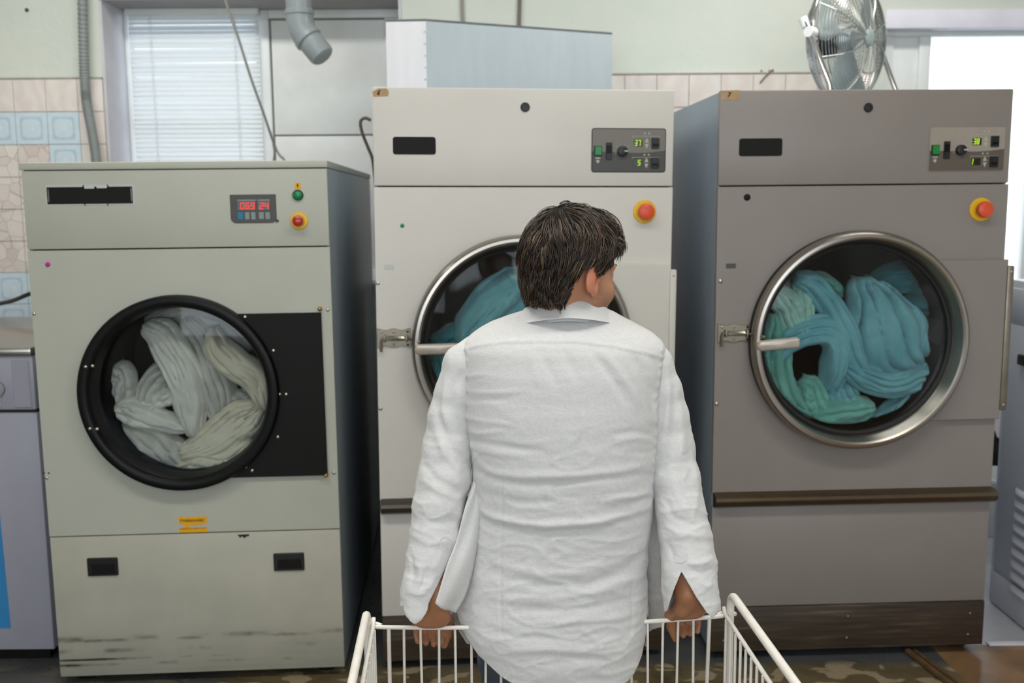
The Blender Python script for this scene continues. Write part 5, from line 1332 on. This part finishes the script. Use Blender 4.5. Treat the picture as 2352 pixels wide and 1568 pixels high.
# side and front tails
F1 = lambda px, py, Y, r: J(px, py, Y, r)
SVOL.chain([F1(1075, 1330, 2.00, .034), F1(1070, 1430, 2.03, .030), F1(1088, 1510, 2.05, .028)], .014, .010)
SVOL.chain([F1(1478, 1140, 2.05, .024), F1(1500, 1260, 2.06, .022), F1(1508, 1440, 2.07, .018)], .010, .008)
SL = [J(1098, 812, 2.035, .041), J(1068, 838, 2.03, .0425), J(1048, 900, 2.025, .0435), J(1034, 960, 2.02, .0445), J(1026, 1030, 2.01, .049), J(1020, 1100, 1.995, .053), J(1007, 1170, 1.975, .0505), J(999, 1230, 1.96, .049), J(986, 1290, 1.938, .0455), J(970, 1350, 1.918, .040), J(962, 1400, 1.906, .036), J(960, 1450, 1.90, .036)]
SR_ = [J(1470, 812, 2.035, .041), J(1497, 838, 2.03, .043), J(1514, 900, 2.025, .0445), J(1530, 960, 2.02, .0455), J(1540, 1030, 2.01, .047), J(1552, 1100, 1.995, .048), J(1562, 1170, 1.975, .0485), J(1573, 1230, 1.96, .0505), J(1582, 1290, 1.942, .0525), J(1584, 1345, 1.925, .052), J(1588, 1390, 1.916, .0525), J(1590, 1450, 1.91, .053)]
def polyd(P, pts):
    """signed distance in the pattern plane to a polyline and the parameter along it"""
    best = np.full(len(P), 1e9); par = np.zeros(len(P)); sg = np.ones(len(P)); tot = 0; pts = np.array(pts, float); n = len(pts)-1
    for i in range(n):
        a, b = pts[i], pts[i+1]; ab = b-a; t = ((P-a)@ab)/(ab@ab); tc = np.clip(t, 0, 1); q = P-a-tc[:, None]*ab; d = np.hypot(q[:, 0], q[:, 1]); m = d < best
        best[m] = d[m]; par[m] = (i+tc[m])/n; sg[m] = np.sign(ab[0]*q[m, 1]-ab[1]*q[m, 0])
    return best, par, sg
# ridges (+) and creases (-) of the cloth: polyline, half width in px, height in mm
FO = [([(1090, 1078), (1140, 1102), (1200, 1112), (1300, 1108), (1420, 1098), (1506, 1086)], 9, -3.0), ([(1088, 1062), (1130, 1084), (1200, 1096), (1320, 1094), (1430, 1080), (1504, 1064)], 9, 2.6),
      ([(1092, 1150), (1115, 1180), (1170, 1198), (1250, 1206), (1360, 1200), (1430, 1184), (1500, 1160)], 8, 4.6), ([(1092, 1172), (1130, 1204), (1200, 1220), (1280, 1224), (1380, 1216), (1498, 1180)], 9, -3.6),
      ([(1100, 1130), (1180, 1150), (1260, 1152), (1340, 1142)], 10, -2.0), ([(1390, 1150), (1450, 1140), (1500, 1128)], 7, 2.6), ([(1400, 1166), (1460, 1152), (1500, 1142)], 6, -2.0),
      ([(1092, 1260), (1150, 1296), (1230, 1318), (1330, 1316), (1420, 1290), (1478, 1250)], 10, 2.4), ([(1096, 1290), (1160, 1326), (1250, 1346), (1350, 1342), (1440, 1306), (1480, 1280)], 11, -2.8),
      ([(1120, 1370), (1200, 1380), (1300, 1372), (1400, 1352), (1470, 1330)], 9, 2.2), ([(1160, 1400), (1260, 1402), (1380, 1392), (1470, 1366)], 10, -2.6), ([(1200, 1432), (1300, 1428), (1420, 1420), (1484, 1400)], 7, 2.2),
      ([(1110, 1440), (1180, 1462), (1280, 1466), (1400, 1450)], 9, -2.2), ([(1140, 1500), (1230, 1490), (1330, 1496), (1440, 1478)], 8, 2.0), ([(1260, 1520), (1340, 1512), (1420, 1520)], 7, -1.8), ([(1330, 1440), (1370, 1470), (1380, 1510)], 7, 1.6),
      ([(1068, 900), (1130, 902), (1200, 900)], 5, 1.6), ([(1066, 922), (1120, 918), (1170, 918)], 5, -1.6), ([(1066, 960), (1110, 968), (1180, 975)], 5, 1.4), ([(1066, 988), (1100, 996), (1160, 990)], 5, 2.0), ([(1070, 1006), (1110, 1016), (1180, 1028), (1260, 1038)], 7, -2.4), ([(1075, 1025), (1130, 1040), (1220, 1050)], 7, 1.6),
      ([(1066, 868), (1090, 862), (1120, 858)], 5, 1.5), ([(1400, 1000), (1450, 990), (1508, 998)], 6, -1.8), ([(1410, 1014), (1460, 1006), (1508, 1012)], 5, 1.6), ([(1440, 1040), (1508, 1036)], 6, -1.4),
      ([(1350, 796), (1385, 840), (1420, 890), (1440, 930)], 9, -3.0), ([(1380, 800), (1420, 850), (1452, 900), (1468, 940)], 9, 3.2), ([(1446, 808), (1474, 850), (1494, 900), (1504, 950)], 8, -3.4), ([(1425, 806), (1455, 860), (1480, 920), (1496, 980)], 8, 3.0), ([(1478, 815), (1498, 850), (1510, 900)], 6, 2.2),
      ([(1240, 800), (1262, 850), (1282, 890)], 10, -1.8), ([(1290, 800), (1312, 840), (1330, 880)], 12, -2.0), ([(1210, 800), (1228, 850), (1240, 890)], 10, 1.4), ([(1325, 930), (1338, 960), (1330, 1000), (1300, 1030)], 8, 1.4)]
# sleeves: slanting pulls
FS = [([(1040, 820), (1022, 870), (1016, 940), (1030, 1000)], 7, 3.0), ([(1058, 850), (1040, 900), (1032, 960)], 7, -2.8), ([(1000, 900), (1010, 960), (1040, 1030), (1076, 1070)], 9, -3.0), ([(990, 960), (1020, 1040), (1060, 1090)], 8, 3.0), ([(970, 1060), (1000, 1100), (1060, 1130)], 9, -2.6), ([(965, 1100), (1010, 1130), (1062, 1150)], 8, 2.6), ([(955, 1180), (1000, 1200), (1050, 1196)], 8, -2.4),
      ([(950, 1230), (985, 1250), (1030, 1240)], 7, 2.2), ([(945, 1275), (950, 1320), (946, 1352)], 5, -3.0), ([(962, 1290), (966, 1330), (960, 1350)], 5, 2.4), ([(985, 1300), (972, 1340), (968, 1356)], 5, -2.8), ([(1000, 1320), (985, 1350), (960, 1362)], 6, 2.2), ([(930, 1358), (965, 1366), (985, 1362)], 4, 2.0),
      ([(1530, 830), (1536, 900), (1530, 980), (1514, 1040)], 7, 3.2), ([(1546, 880), (1552, 950), (1540, 1030), (1520, 1090)], 8, -3.2), ([(1560, 920), (1568, 1000), (1556, 1080)], 8, 3.0), ([(1580, 1000), (1586, 1080), (1572, 1150)], 8, -2.8), ([(1596, 1060), (1602, 1130), (1590, 1200)], 7, 2.6), ([(1540, 1090), (1560, 1150), (1580, 1180)], 7, 2.2), ([(1520, 1130), (1550, 1190), (1600, 1210)], 8, -2.4), ([(1516, 1190), (1560, 1230), (1622, 1226)], 8, 2.2),
      ([(1580, 1292), (1610, 1296), (1640, 1280)], 6, 3.6), ([(1584, 1310), (1615, 1316), (1638, 1304)], 6, -2.8), ([(1600, 1335), (1622, 1345), (1634, 1340)], 6, 2.4), ([(1530, 1240), (1545, 1270), (1552, 1290)], 6, -2.4)]
def dress(V, Fq, armw):
    """push the folds and seams into a panel of the shirt"""
    V = relax(V, Fq, 2, .5); N = normals(V, Fq); PX = np.array([toPx(p) for p in V]); back = np.clip((-N[:, 1]-.05)*2.5, 0, 1); D = np.zeros(len(V))
    for pts, wd, hh in (FS if armw else FO):
        d, t, _ = polyd(PX, pts); D += (np.clip(back+.25, 0, 1) if armw else back*1.05)*hh*.001*np.exp(-(d/wd)**2)*np.sin(np.clip(t, 0, 1)*PI)**.5
    if armw: D += vnoise(V, (26, 26, 14), 3)*.0030+vnoise(V, (55, 55, 40), 4)*.0010
    else:
        d, t, sg = polyd(PX, [(1066, 806), (1100, 796), (1160, 788), (1260, 786), (1340, 788), (1420, 800), (1480, 812), (1526, 826)])
        D += back*np.where(sg < 0, .0016, -.0006)*np.exp(-(d/9)**2)
        for pts in ([(1152, 1105), (1150, 1250), (1150, 1400), (1152, 1460)], [(1452, 1250), (1453, 1350), (1450, 1455)]):
            d, t, _ = polyd(PX, pts); D -= back*.0014*np.exp(-(d/3.2)**2)
        for pts in ([(1062, 775), (1064, 830), (1066, 900), (1064, 970), (1062, 1000), (1084, 1048)], [(1528, 800), (1524, 850), (1514, 920), (1514, 1000), (1508, 1060)]):
            d, t, sg = polyd(PX, pts); D += back*(-.0012*np.exp(-(d/4)**2)); dd = np.abs(d-8); D += back*.0012*np.exp(-(dd/4)**2)*(1+.9*np.sin(t*70))
        D += (vnoise(V, (9, 9, 26), 1)*.0018+vnoise(V, (22, 22, 60), 2)*.0007)*(.35+.65*np.clip((1.2-V[:, 2])/.35, 0, 1))
    cr = lambda sc, sd: np.clip(1-np.abs(vnoise(V, sc, sd))*3.2, 0, 1)**2.5
    lowr = np.clip((1.22-V[:, 2])/.3, .25, 1); D += (cr((11, 11, 30), 6)*.0016+cr((24, 24, 44), 7)*.0009)*lowr
    return V+N*D[:, None]
V, Fq = SVOL.mesh(); shirt = vmesh('shirt', dress(V, Fq, False), Fq, MT['linen'], man); shirt['label'] = 'loose white linen shirt with a curved hem'
sleeves = []
for ch in (SL, SR_):
    c = np.array(ch); AV = Vol(c[:, :3].min(0)-.07, c[:, :3].max(0)+.07, .0035); AV.chain(ch, .004, .012); V, Fq = AV.mesh()
    sleeves.append(vmesh('sleeve', dress(V, Fq, True), Fq, MT['linen'], shirt))
def pxf(x, y, z): return np.array([toPx((a, b, c)) for a, b, c in zip(x, y, z)])
isL = lambda x, z: x < atY(1040, 1330, 1.95).x
HB = [(900, 1385), (1000, 1385), (1035, 1406), (1060, 1450), (1100, 1497), (1150, 1532), (1200, 1556), (1250, 1570), (1330, 1576), (1400, 1570), (1450, 1546), (1475, 1510), (1490, 1455), (1500, 1405), (1700, 1405)]
HF = [(900, 1392), (1000, 1392), (1030, 1410), (1045, 1440), (1070, 1492), (1095, 1498), (1200, 1500), (1400, 1500), (1478, 1480), (1490, 1472), (1500, 1452), (1512, 1446), (1530, 1446), (1700, 1446)]
HBz = [(atY(a, b, 1.93).x, atY(a, b, 1.93).z) for a, b in HB]; HFz = [(atY(a, b, 2.04).x, atY(a, b, 2.04).z) for a, b in HF]
xLs, xRs = atY(1000, 1400, 1.93).x, atY(1530, 1400, 1.93).x
def hem(x, y, z):
    zb = np.interp(x, *zip(*HBz)); zf = np.interp(x, *zip(*HFz)); f = np.clip((y-1.975)/.05, 0, 1); zz = zb+(zf-zb)*f
    return z-zz
def polysd(P, poly):
    """signed distance to a closed outline, negative inside"""
    d, _, _ = polyd(P, list(poly)+[poly[0]]); ins = np.zeros(len(P), bool); n = len(poly)
    for i in range(n):
        (x0, y0), (x1, y1) = poly[i], poly[(i+1) % n]
        c = ((y0 > P[:, 1]) != (y1 > P[:, 1])); xx = x0+(P[:, 1]-y0)*(x1-x0)/((y1-y0) if y1 != y0 else 1e-9); ins ^= c & (P[:, 0] < xx)
    return np.where(ins, -d, d)
CUL = [(1027, 1296), (1006, 1342), (985, 1384), (981, 1404), (968, 1424), (953, 1434), (942, 1426), (932, 1414), (926, 1392), (860, 1385), (860, 1560), (1110, 1560), (1110, 1290)]
CURB = [(1480, 1402), (1530, 1404), (1548, 1352), (1565, 1312), (1600, 1372), (1622, 1404), (1637, 1420), (1650, 1404), (1720, 1404), (1720, 1560), (1480, 1560)]
CURF = [(1480, 1398), (1540, 1400), (1600, 1404), (1640, 1410), (1720, 1400), (1720, 1560), (1480, 1560)]
def cuff_l(x, y, z):
    P = pxf(x, y, z); f = np.full(len(x), .05); m = P[:, 1] > 1200
    f[m] = np.clip(polysd(P[m], CUL), -20, 20)*.001; return f
def cuff_r(x, y, z):
    P = pxf(x, y, z); f = np.full(len(x), .05); m = P[:, 1] > 1200
    vb, vf = polysd(P[m], CURB), polysd(P[m], CURF); w = np.clip((y[m]-1.922)/.01, 0, 1); f[m] = np.clip(vb+(vf-vb)*w, -20, 20)*.001; return f
cut(sleeves[0], cuff_l); cut(sleeves[1], cuff_r); cut(shirt, hem)
# neck opening
NZ = atY(1300, 716, 2.0).z
nc = atY(1303, 712, 2.045)
cut(shirt, lambda x, y, z: np.where(np.hypot((x-nc.x)/.075, (y-nc.y)/.068) < 1, np.where(z > NZ-.06, -1.0, 1.0)*.01*(1-np.hypot((x-nc.x)/.075, (y-nc.y)/.068))+np.where(z > NZ-.06, 0, .002), .002+np.hypot(x-nc.x, y-nc.y)*.01))
cut(shirt, lambda x, y, z: np.maximum((NZ-.15+1.5*np.abs(x-nc.x-.02))-z, (nc.y+.03)-y))
for o_ in [shirt]+sleeves: md = o_.modifiers.new('cloth', 'SOLIDIFY'); md.thickness = .0014; md.offset = -1
# left side tail flaring out towards the viewer
so = spline([(1090, 1090, 1.995), (1083, 1120, 1.98), (1066, 1170, 1.955), (1048, 1240, 1.93), (1026, 1298, 1.895), (1012, 1345, 1.878), (999, 1386, 1.870)], 40)
si = spline([(1100, 1090, 1.985), (1100, 1120, 1.965), (1098, 1180, 1.955), (1092, 1250, 1.945), (1078, 1320, 1.93), (1062, 1370, 1.915), (1040, 1407, 1.902)], 40)
st_ = MB(); P = []
for a_, b_ in zip(so, si):
    A, B2 = atY(*a_), atY(b_[0]+6, b_[1], b_[2]+.018); row = []
    for j in range(13):
        f = j/12; p = A.lerp(B2, f); p.y += -.006*math.sin(PI*f)+.004*math.sin(f*7+a_[1]*.02); row.append(p)
    P.append(row)
st_.grid(P); tl_ = part(st_, 'side_tail', MT['linen'], shirt, smooth=80); md = tl_.modifiers.new('cloth', 'SOLIDIFY'); md.thickness = .0014
# collar: stand plus turned-down fall
cl = MB(); P = []
NA = 56
for i in range(NA+1):
    ph = -PI/2+(i/NA-.5)*2*PI*.93; cx, sy = math.cos(ph), math.sin(ph); bk_ = (1-sy)/2           # bk_ = 1 at the nape
    drop = .050*(1-bk_)**.8
    rx, ry = .086, .076
    zt_c = atY(1295, 687, 1.97).z-drop
    row = []
    for r_off, dz in ((.006, -.045), (-.002, -.02), (-.004, -.004), (-.001, .0005), (.004, -.002), (.009, -.014), (.017+.006*(1-bk_), -.030), (.024+.010*(1-bk_), -.0345-.010*(1-bk_))):
        row.append((nc.x-.004+(rx+r_off)*cx, nc.y+.0+(ry+r_off*1.1)*sy, zt_c+dz))
    P.append(row)
cl.grid(P); collar = part(cl, 'collar', MT['linen'], shirt, smooth=80); md = collar.modifiers.new('cloth', 'SOLIDIFY'); md.thickness = .0016; md2 = collar.modifiers.new('sub', 'SUBSURF'); md2.levels = md2.render_levels = 1
# cuff placket tabs
def tab(px, py, ch, nm, poly):
    tb = MB(); pts = []
    for x, y in poly:
        X, Y_ = px+x, py+y; q = None; d = ray(X, Y_); hit = sv_[0 if px < 1300 else 1].ray_cast(EYE, d.normalized())
        pts.append(hit[0]-d.normalized()*.0014 if hit[0] is not None else atY(X, Y_, 1.9))
    c = sum(pts, Vector())/len(pts); n = len(pts); vs = pts+[p+Vector((0, .0012, 0)) for p in pts]
    tb.add(vs, [tuple(range(n)), tuple(range(2*n-1, n-1, -1))]+[(i, (i+1) % n, n+(i+1) % n, n+i) for i in range(n)]); part(tb, nm, MT['linen'], shirt)
from mathutils.bvhtree import BVHTree
sv_ = [BVHTree.FromPolygons([v.co for v in o_.data.vertices], [tuple(p.vertices) for p in o_.data.polygons]) for o_ in sleeves]
tab(1022, 1246, None, 'placket_tab', [(-12, 12), (-12, -6), (-6, -13), (2, -15), (10, -11), (13, -4), (12, 12)])
tab(1563, 1281, None, 'placket_tab', [(-12, 10), (-14, -3), (2, -14), (15, -9), (14, 5), (4, 12)])

# ------------------------------------------------------------------ jeans and shoes
def denim():
    t = NT('blue_denim'); v = t.coord(); n = t.noise(v, 9, 5, .6); tw = t.noise(t.coord((900, 900, 300)), 1.0, 2)
    c = t.mix(t.math('MULTIPLY', tw, .5), t.ramp(n, [(.3, lin((58, 72, 92))), (.65, lin((84, 98, 118)))]), lin((118, 128, 142))); t.bsdf(c, .8, spec=.2); t.bump(tw, .2, .001); return t.m
JV = Vol((-.20, 1.88, .05), (.44, 2.86, .98), .008)
hx = atZ(1276, 1500, .66).x; HY = YRIM+.135
JV.loft([(.93, hx, HY-.005, .15, .105), (.84, hx, HY, .168, .118), (.74, hx, HY+.004, .178, .126), (.66, hx, HY+.01, .176, .118), (.60, hx, HY+.03, .168, .10)], .01, 2.3)
for sx in (-1, 1):
    JV.chain([(hx+sx*.088, HY+.02, .70, .092), (hx+sx*.100, 2.34, .43, .070), (hx+sx*.105, 2.48, .24, .062), (hx+sx*.105, 2.58, .10, .058)], .03, .02)
V, Fq = JV.mesh(); V = relax(V, Fq, 2); N = normals(V, Fq); V = V+N*(vnoise(V, (16, 16, 22), 5)*.004)[:, None]
jeans = vmesh('jeans', V, Fq, denim(), man); jeans['label'] = 'faded blue jeans'
MT['shoe'] = paint('shoe_leather', (52, 42, 36), .5); MT['sole'] = paint('shoe_sole', (200, 196, 188), .6)
for sx in (-1, 1):
    x0 = hx+sx*.11; SVv = Vol((x0-.08, 2.42, .0), (x0+.08, 2.86, .16), .005)
    SVv.chain([(x0, 2.56, .075, .045), (x0+sx*.006, 2.66, .058, .042), (x0+sx*.012, 2.75, .046, .034)], .01, .02); SVv.cone((x0, 2.57, .09), (x0, 2.58, .13), .042, .042, .02)
    V, Fq = SVv.mesh(); V = relax(V, Fq, 1); V[:, 2] = np.maximum(V[:, 2], .018); sh = vmesh('shoe', V, Fq, MT['shoe'], man)
    mb = MB(); prof = [(x0+sx*.006*0+(.047-.012*((t-.45)**2)*3)*math.cos(a)*1.0+sx*.006*math.sin(a), 2.64+.155*math.sin(a)) for t, a in ((i/40, 2*PI*i/40) for i in range(40))]
    mb.add([(x, y, .001) for x, y in prof]+[(x, y, .022) for x, y in prof], [tuple(range(39, -1, -1)), tuple(range(40, 80))]+[(i, (i+1) % 40, 40+(i+1) % 40, 40+i) for i in range(40)]); part(mb, 'sole', MT['sole'], sh)
# ================================================================== laundry behind the glass
def terry(name, a, b):
    t = NT(name); v = t.coord(); n = t.noise(v, 8, 5, .6); f = t.noise(v, 260, 3)
    t.bsdf(t.ramp(n, [(.3, lin(a)), (.7, lin(b))]), .95, spec=.1, Sheen_Weight=.3); t.bump(f, .5, .004); return t.m
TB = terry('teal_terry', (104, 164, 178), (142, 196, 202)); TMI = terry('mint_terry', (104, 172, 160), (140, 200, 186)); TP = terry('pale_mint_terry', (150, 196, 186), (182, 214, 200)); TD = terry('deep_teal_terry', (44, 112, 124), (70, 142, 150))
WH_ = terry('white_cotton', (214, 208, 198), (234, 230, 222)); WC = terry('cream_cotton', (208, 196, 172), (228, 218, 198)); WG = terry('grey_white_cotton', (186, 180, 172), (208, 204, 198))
def cloth(name, m, pts, mat, label, group, nf=3, amp=.010, bulge=.028, seed=0, nu=56, nvv=40):
    """pts: px, py, depth, width in px -- a length of cloth with lengthwise folds, its edges turned back"""
    rows = []
    for px, py, d, w in pts:
        a = m.loc(px, py, d); b = m.loc(px+50, py, d); rows.append((a.x, a.y, a.z, w*(b.x-a.x)/50))
    S = spline(rows, nu); rs = np.random.default_rng(seed+100); ph = rs.uniform(0, 6.28); T = np.gradient(S[:, :3], axis=0); P = []
    O_ = Vector((S[:, 0].mean(), S[:, 1].mean(), S[:, 2].mean()))
    sd_ = Vector((seed*3.7, seed*1.9, seed*.77)); cen = DOOR if m is not mL else (mL.uv(432, 905, .03)); rmax = .288 if m is not mL else .247
    for i in range(nu):
        u = i/(nu-1); t = Vector(T[i]); t.y = 0; t.normalize(); nn = Vector((-t.z, 0, t.x)); row = []
        endw = min(1, .55+2.2*min(u, 1-u)); W = S[i, 3]*.5*endw
        for j in range(nvv+1):
            v = -1+2*j/nvv; wob = noise.noise(Vector((u*2.2, v*.8, 0))+sd_)
            p = Vector(S[i, :3])+nn*(W*(v*(1+.10*noise.noise(Vector((u*4, math.copysign(1, v), 3))+sd_))+.10*wob))
            fa = nf*PI*v*.5*(1+.25*wob)+ph+2.4*noise.noise(Vector((u*1.6, 0, 9))+sd_)+1.1*wob; fold = 1.5*amp*(.6-1.5*abs(math.sin(fa))**.8*(.7+.6*noise.noise(Vector((u*3, v*2, 4))+sd_)))+amp*.35*math.sin(2.7*fa+5*u)
            p.y += -bulge*(1-v*v)+fold+.03*v**6+.020*noise.noise(Vector((u*3, v*1.6, 5))+sd_)+.010*noise.noise(Vector((u*9, v*5, 2))+sd_)+.03*max(0, (abs(u-.5)-.42)/.08)**2
            rr = math.hypot(p.x-cen[0], p.z-cen[1]); lim = rmax+max(0, p.y-.06)*.3
            if rr > lim: f = lim/rr; p.x = cen[0]+(p.x-cen[0])*f; p.z = cen[1]+(p.z-cen[1])*f; p.y += (rr-lim)*.5
            gl = (.004 if m is not mL else .046)+.006; p.y = max(p.y, gl+.004*noise.noise(p*30)+.004)
            row.append(p-O_)
        P.append(row)
    mb = MB(); mb.grid(P); o = mb.build(name, mat, None, 80); md = o.modifiers.new('cloth', 'SOLIDIFY'); md.thickness = .005; md.offset = 1
    o.matrix_world = m.M @ Matrix.Translation(O_); tag(o, label, name.split('_')[0] if name != 'white_sheet' else 'laundry', group); return o
G1 = 'teal towels in the taupe dryer'
R = [
 ([(1982, 636, .10, 56), (1992, 664, .07, 84), (2020, 725, .06, 150), (2066, 792, .06, 178), (2106, 832, .09, 130)], TB, 'large blue-teal towel humped high in the taupe dryer drum, right of centre', 4, .026, .045),
 ([(1828, 640, .07, 50), (1868, 655, .06, 62), (1905, 700, .05, 58), (1940, 760, .045, 60), (1962, 830, .05, 64), (2000, 880, .07, 60)], TB, 'long twisted blue towel running diagonally down the middle of the taupe dryer', 3, .015, .03),
 ([(1775, 835, .06, 50), (1800, 795, .05, 56), (1850, 765, .04, 62), (1905, 760, .035, 66), (1932, 795, .04, 70), (1924, 850, .06, 70), (1900, 895, .09, 60)], TB, 'blue towel arched behind the lever handle of the taupe dryer', 3, .016, .03),
 ([(1778, 665, .07, 46), (1808, 695, .05, 62), (1826, 735, .045, 64), (1842, 768, .05, 44)], TP, 'pale mint towel crumpled at the upper left of the taupe drum', 4, .010, .02),
 ([(1838, 632, .09, 34), (1848, 680, .07, 40), (1852, 742, .06, 34)], TP, 'narrow pale towel corner hanging at the upper left of the taupe drum', 2, .007, .02),
 ([(1772, 720, .07, 50), (1776, 790, .055, 76), (1786, 870, .05, 86), (1812, 940, .06, 84), (1850, 990, .09, 70)], TMI, 'mint towel hanging down the left rim of the taupe drum', 3, .018, .03),
 ([(1836, 872, .11, 60), (1866, 912, .08, 74), (1880, 962, .07, 60)], TMI, 'mint towel fold lying low left in the taupe drum', 3, .011, .03),
 ([(1850, 975, .08, 60), (1905, 962, .055, 74), (1960, 950, .05, 78), (2005, 935, .07, 66)], TMI, 'bright mint towel lying along the bottom of the taupe drum', 3, .010, .03),
 ([(1915, 870, .12, 70), (1935, 915, .09, 84), (1960, 955, .09, 70)], TB, 'shaded blue towel wedged low in the centre of the taupe drum', 4, .012, .03),
 ([(2005, 985, .08, 50), (2060, 955, .06, 70), (2115, 915, .07, 66), (2140, 880, .09, 46)], TB, 'smooth blue towel at the lower right of the taupe drum', 2, .007, .03),
 ([(1935, 838, .06, 50), (1990, 868, .05, 60), (2045, 884, .05, 64), (2105, 868, .055, 62), (2150, 845, .08, 50)], TB, 'rolled blue towel lying across under the large hump', 4, .016, .028),
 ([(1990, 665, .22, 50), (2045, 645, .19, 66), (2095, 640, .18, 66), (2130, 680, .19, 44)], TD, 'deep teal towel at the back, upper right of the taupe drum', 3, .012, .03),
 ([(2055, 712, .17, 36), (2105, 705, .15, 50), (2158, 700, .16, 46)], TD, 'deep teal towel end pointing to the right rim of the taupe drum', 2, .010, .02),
 ([(1860, 640, .16, 40), (1900, 655, .15, 44), (1930, 685, .16, 36)], TMI, 'small mint towel flap under the top of the taupe drum', 2, .008, .02),
]
for k, (p, mt, lb_, nf, am, bu) in enumerate(R): cloth('towel', mR, p, mt, lb_, G1, nf, am, bu, k)
G2 = 'teal towels in the white dryer'
for k, (p, mt, lb_, nf, am, bu) in enumerate([
 ([(1225, 628, .10, 70), (1180, 662, .07, 96), (1138, 700, .06, 112), (1098, 750, .06, 110), (1060, 800, .08, 90)], TB, "blue towel heaped behind the white dryer glass, left of the man's head", 3, .012, .04),
 ([(1260, 660, .12, 80), (1215, 710, .08, 110), (1180, 770, .08, 120), (1140, 830, .10, 110)], TB, "blue towel just behind the man's hair in the white drum", 4, .012, .04),
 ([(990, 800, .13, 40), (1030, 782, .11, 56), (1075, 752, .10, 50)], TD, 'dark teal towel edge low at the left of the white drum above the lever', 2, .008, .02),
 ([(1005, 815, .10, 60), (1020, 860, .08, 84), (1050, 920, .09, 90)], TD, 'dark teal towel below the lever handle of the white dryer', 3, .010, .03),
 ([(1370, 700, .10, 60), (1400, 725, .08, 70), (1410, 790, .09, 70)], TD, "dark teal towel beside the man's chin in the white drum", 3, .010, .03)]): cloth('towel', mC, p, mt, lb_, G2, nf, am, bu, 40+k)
G3 = 'white laundry in the cream dryer'
for k, (p, mt, lb_, nf, am, bu) in enumerate([
 ([(330, 752, .13, 70), (372, 778, .10, 84), (410, 840, .085, 86), (434, 915, .08, 78), (446, 1000, .09, 64)], WH_, 'long white sheet falling in pleats down the middle of the cream dryer', 6, .010, .03),
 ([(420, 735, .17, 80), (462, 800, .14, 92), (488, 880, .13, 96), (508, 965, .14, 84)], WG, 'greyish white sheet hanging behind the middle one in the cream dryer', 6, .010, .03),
 ([(486, 752, .11, 34), (498, 800, .09, 66), (540, 838, .085, 74), (586, 872, .09, 66), (608, 940, .10, 48)], WC, 'cream sheet with a raised corner at the right of the cream drum', 3, .009, .03),
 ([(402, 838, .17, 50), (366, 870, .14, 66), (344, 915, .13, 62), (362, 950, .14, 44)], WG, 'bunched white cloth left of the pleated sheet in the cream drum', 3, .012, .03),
 ([(345, 935, .11, 34), (385, 912, .10, 40), (412, 905, .11, 34)], WH_, 'small white cloth loop in the centre of the cream drum', 2, .008, .02),
 ([(262, 938, .11, 50), (315, 948, .09, 66), (372, 968, .085, 54), (430, 985, .09, 40)], WH_, 'white cloth edge lying across the lower left of the cream drum', 2, .009, .025),
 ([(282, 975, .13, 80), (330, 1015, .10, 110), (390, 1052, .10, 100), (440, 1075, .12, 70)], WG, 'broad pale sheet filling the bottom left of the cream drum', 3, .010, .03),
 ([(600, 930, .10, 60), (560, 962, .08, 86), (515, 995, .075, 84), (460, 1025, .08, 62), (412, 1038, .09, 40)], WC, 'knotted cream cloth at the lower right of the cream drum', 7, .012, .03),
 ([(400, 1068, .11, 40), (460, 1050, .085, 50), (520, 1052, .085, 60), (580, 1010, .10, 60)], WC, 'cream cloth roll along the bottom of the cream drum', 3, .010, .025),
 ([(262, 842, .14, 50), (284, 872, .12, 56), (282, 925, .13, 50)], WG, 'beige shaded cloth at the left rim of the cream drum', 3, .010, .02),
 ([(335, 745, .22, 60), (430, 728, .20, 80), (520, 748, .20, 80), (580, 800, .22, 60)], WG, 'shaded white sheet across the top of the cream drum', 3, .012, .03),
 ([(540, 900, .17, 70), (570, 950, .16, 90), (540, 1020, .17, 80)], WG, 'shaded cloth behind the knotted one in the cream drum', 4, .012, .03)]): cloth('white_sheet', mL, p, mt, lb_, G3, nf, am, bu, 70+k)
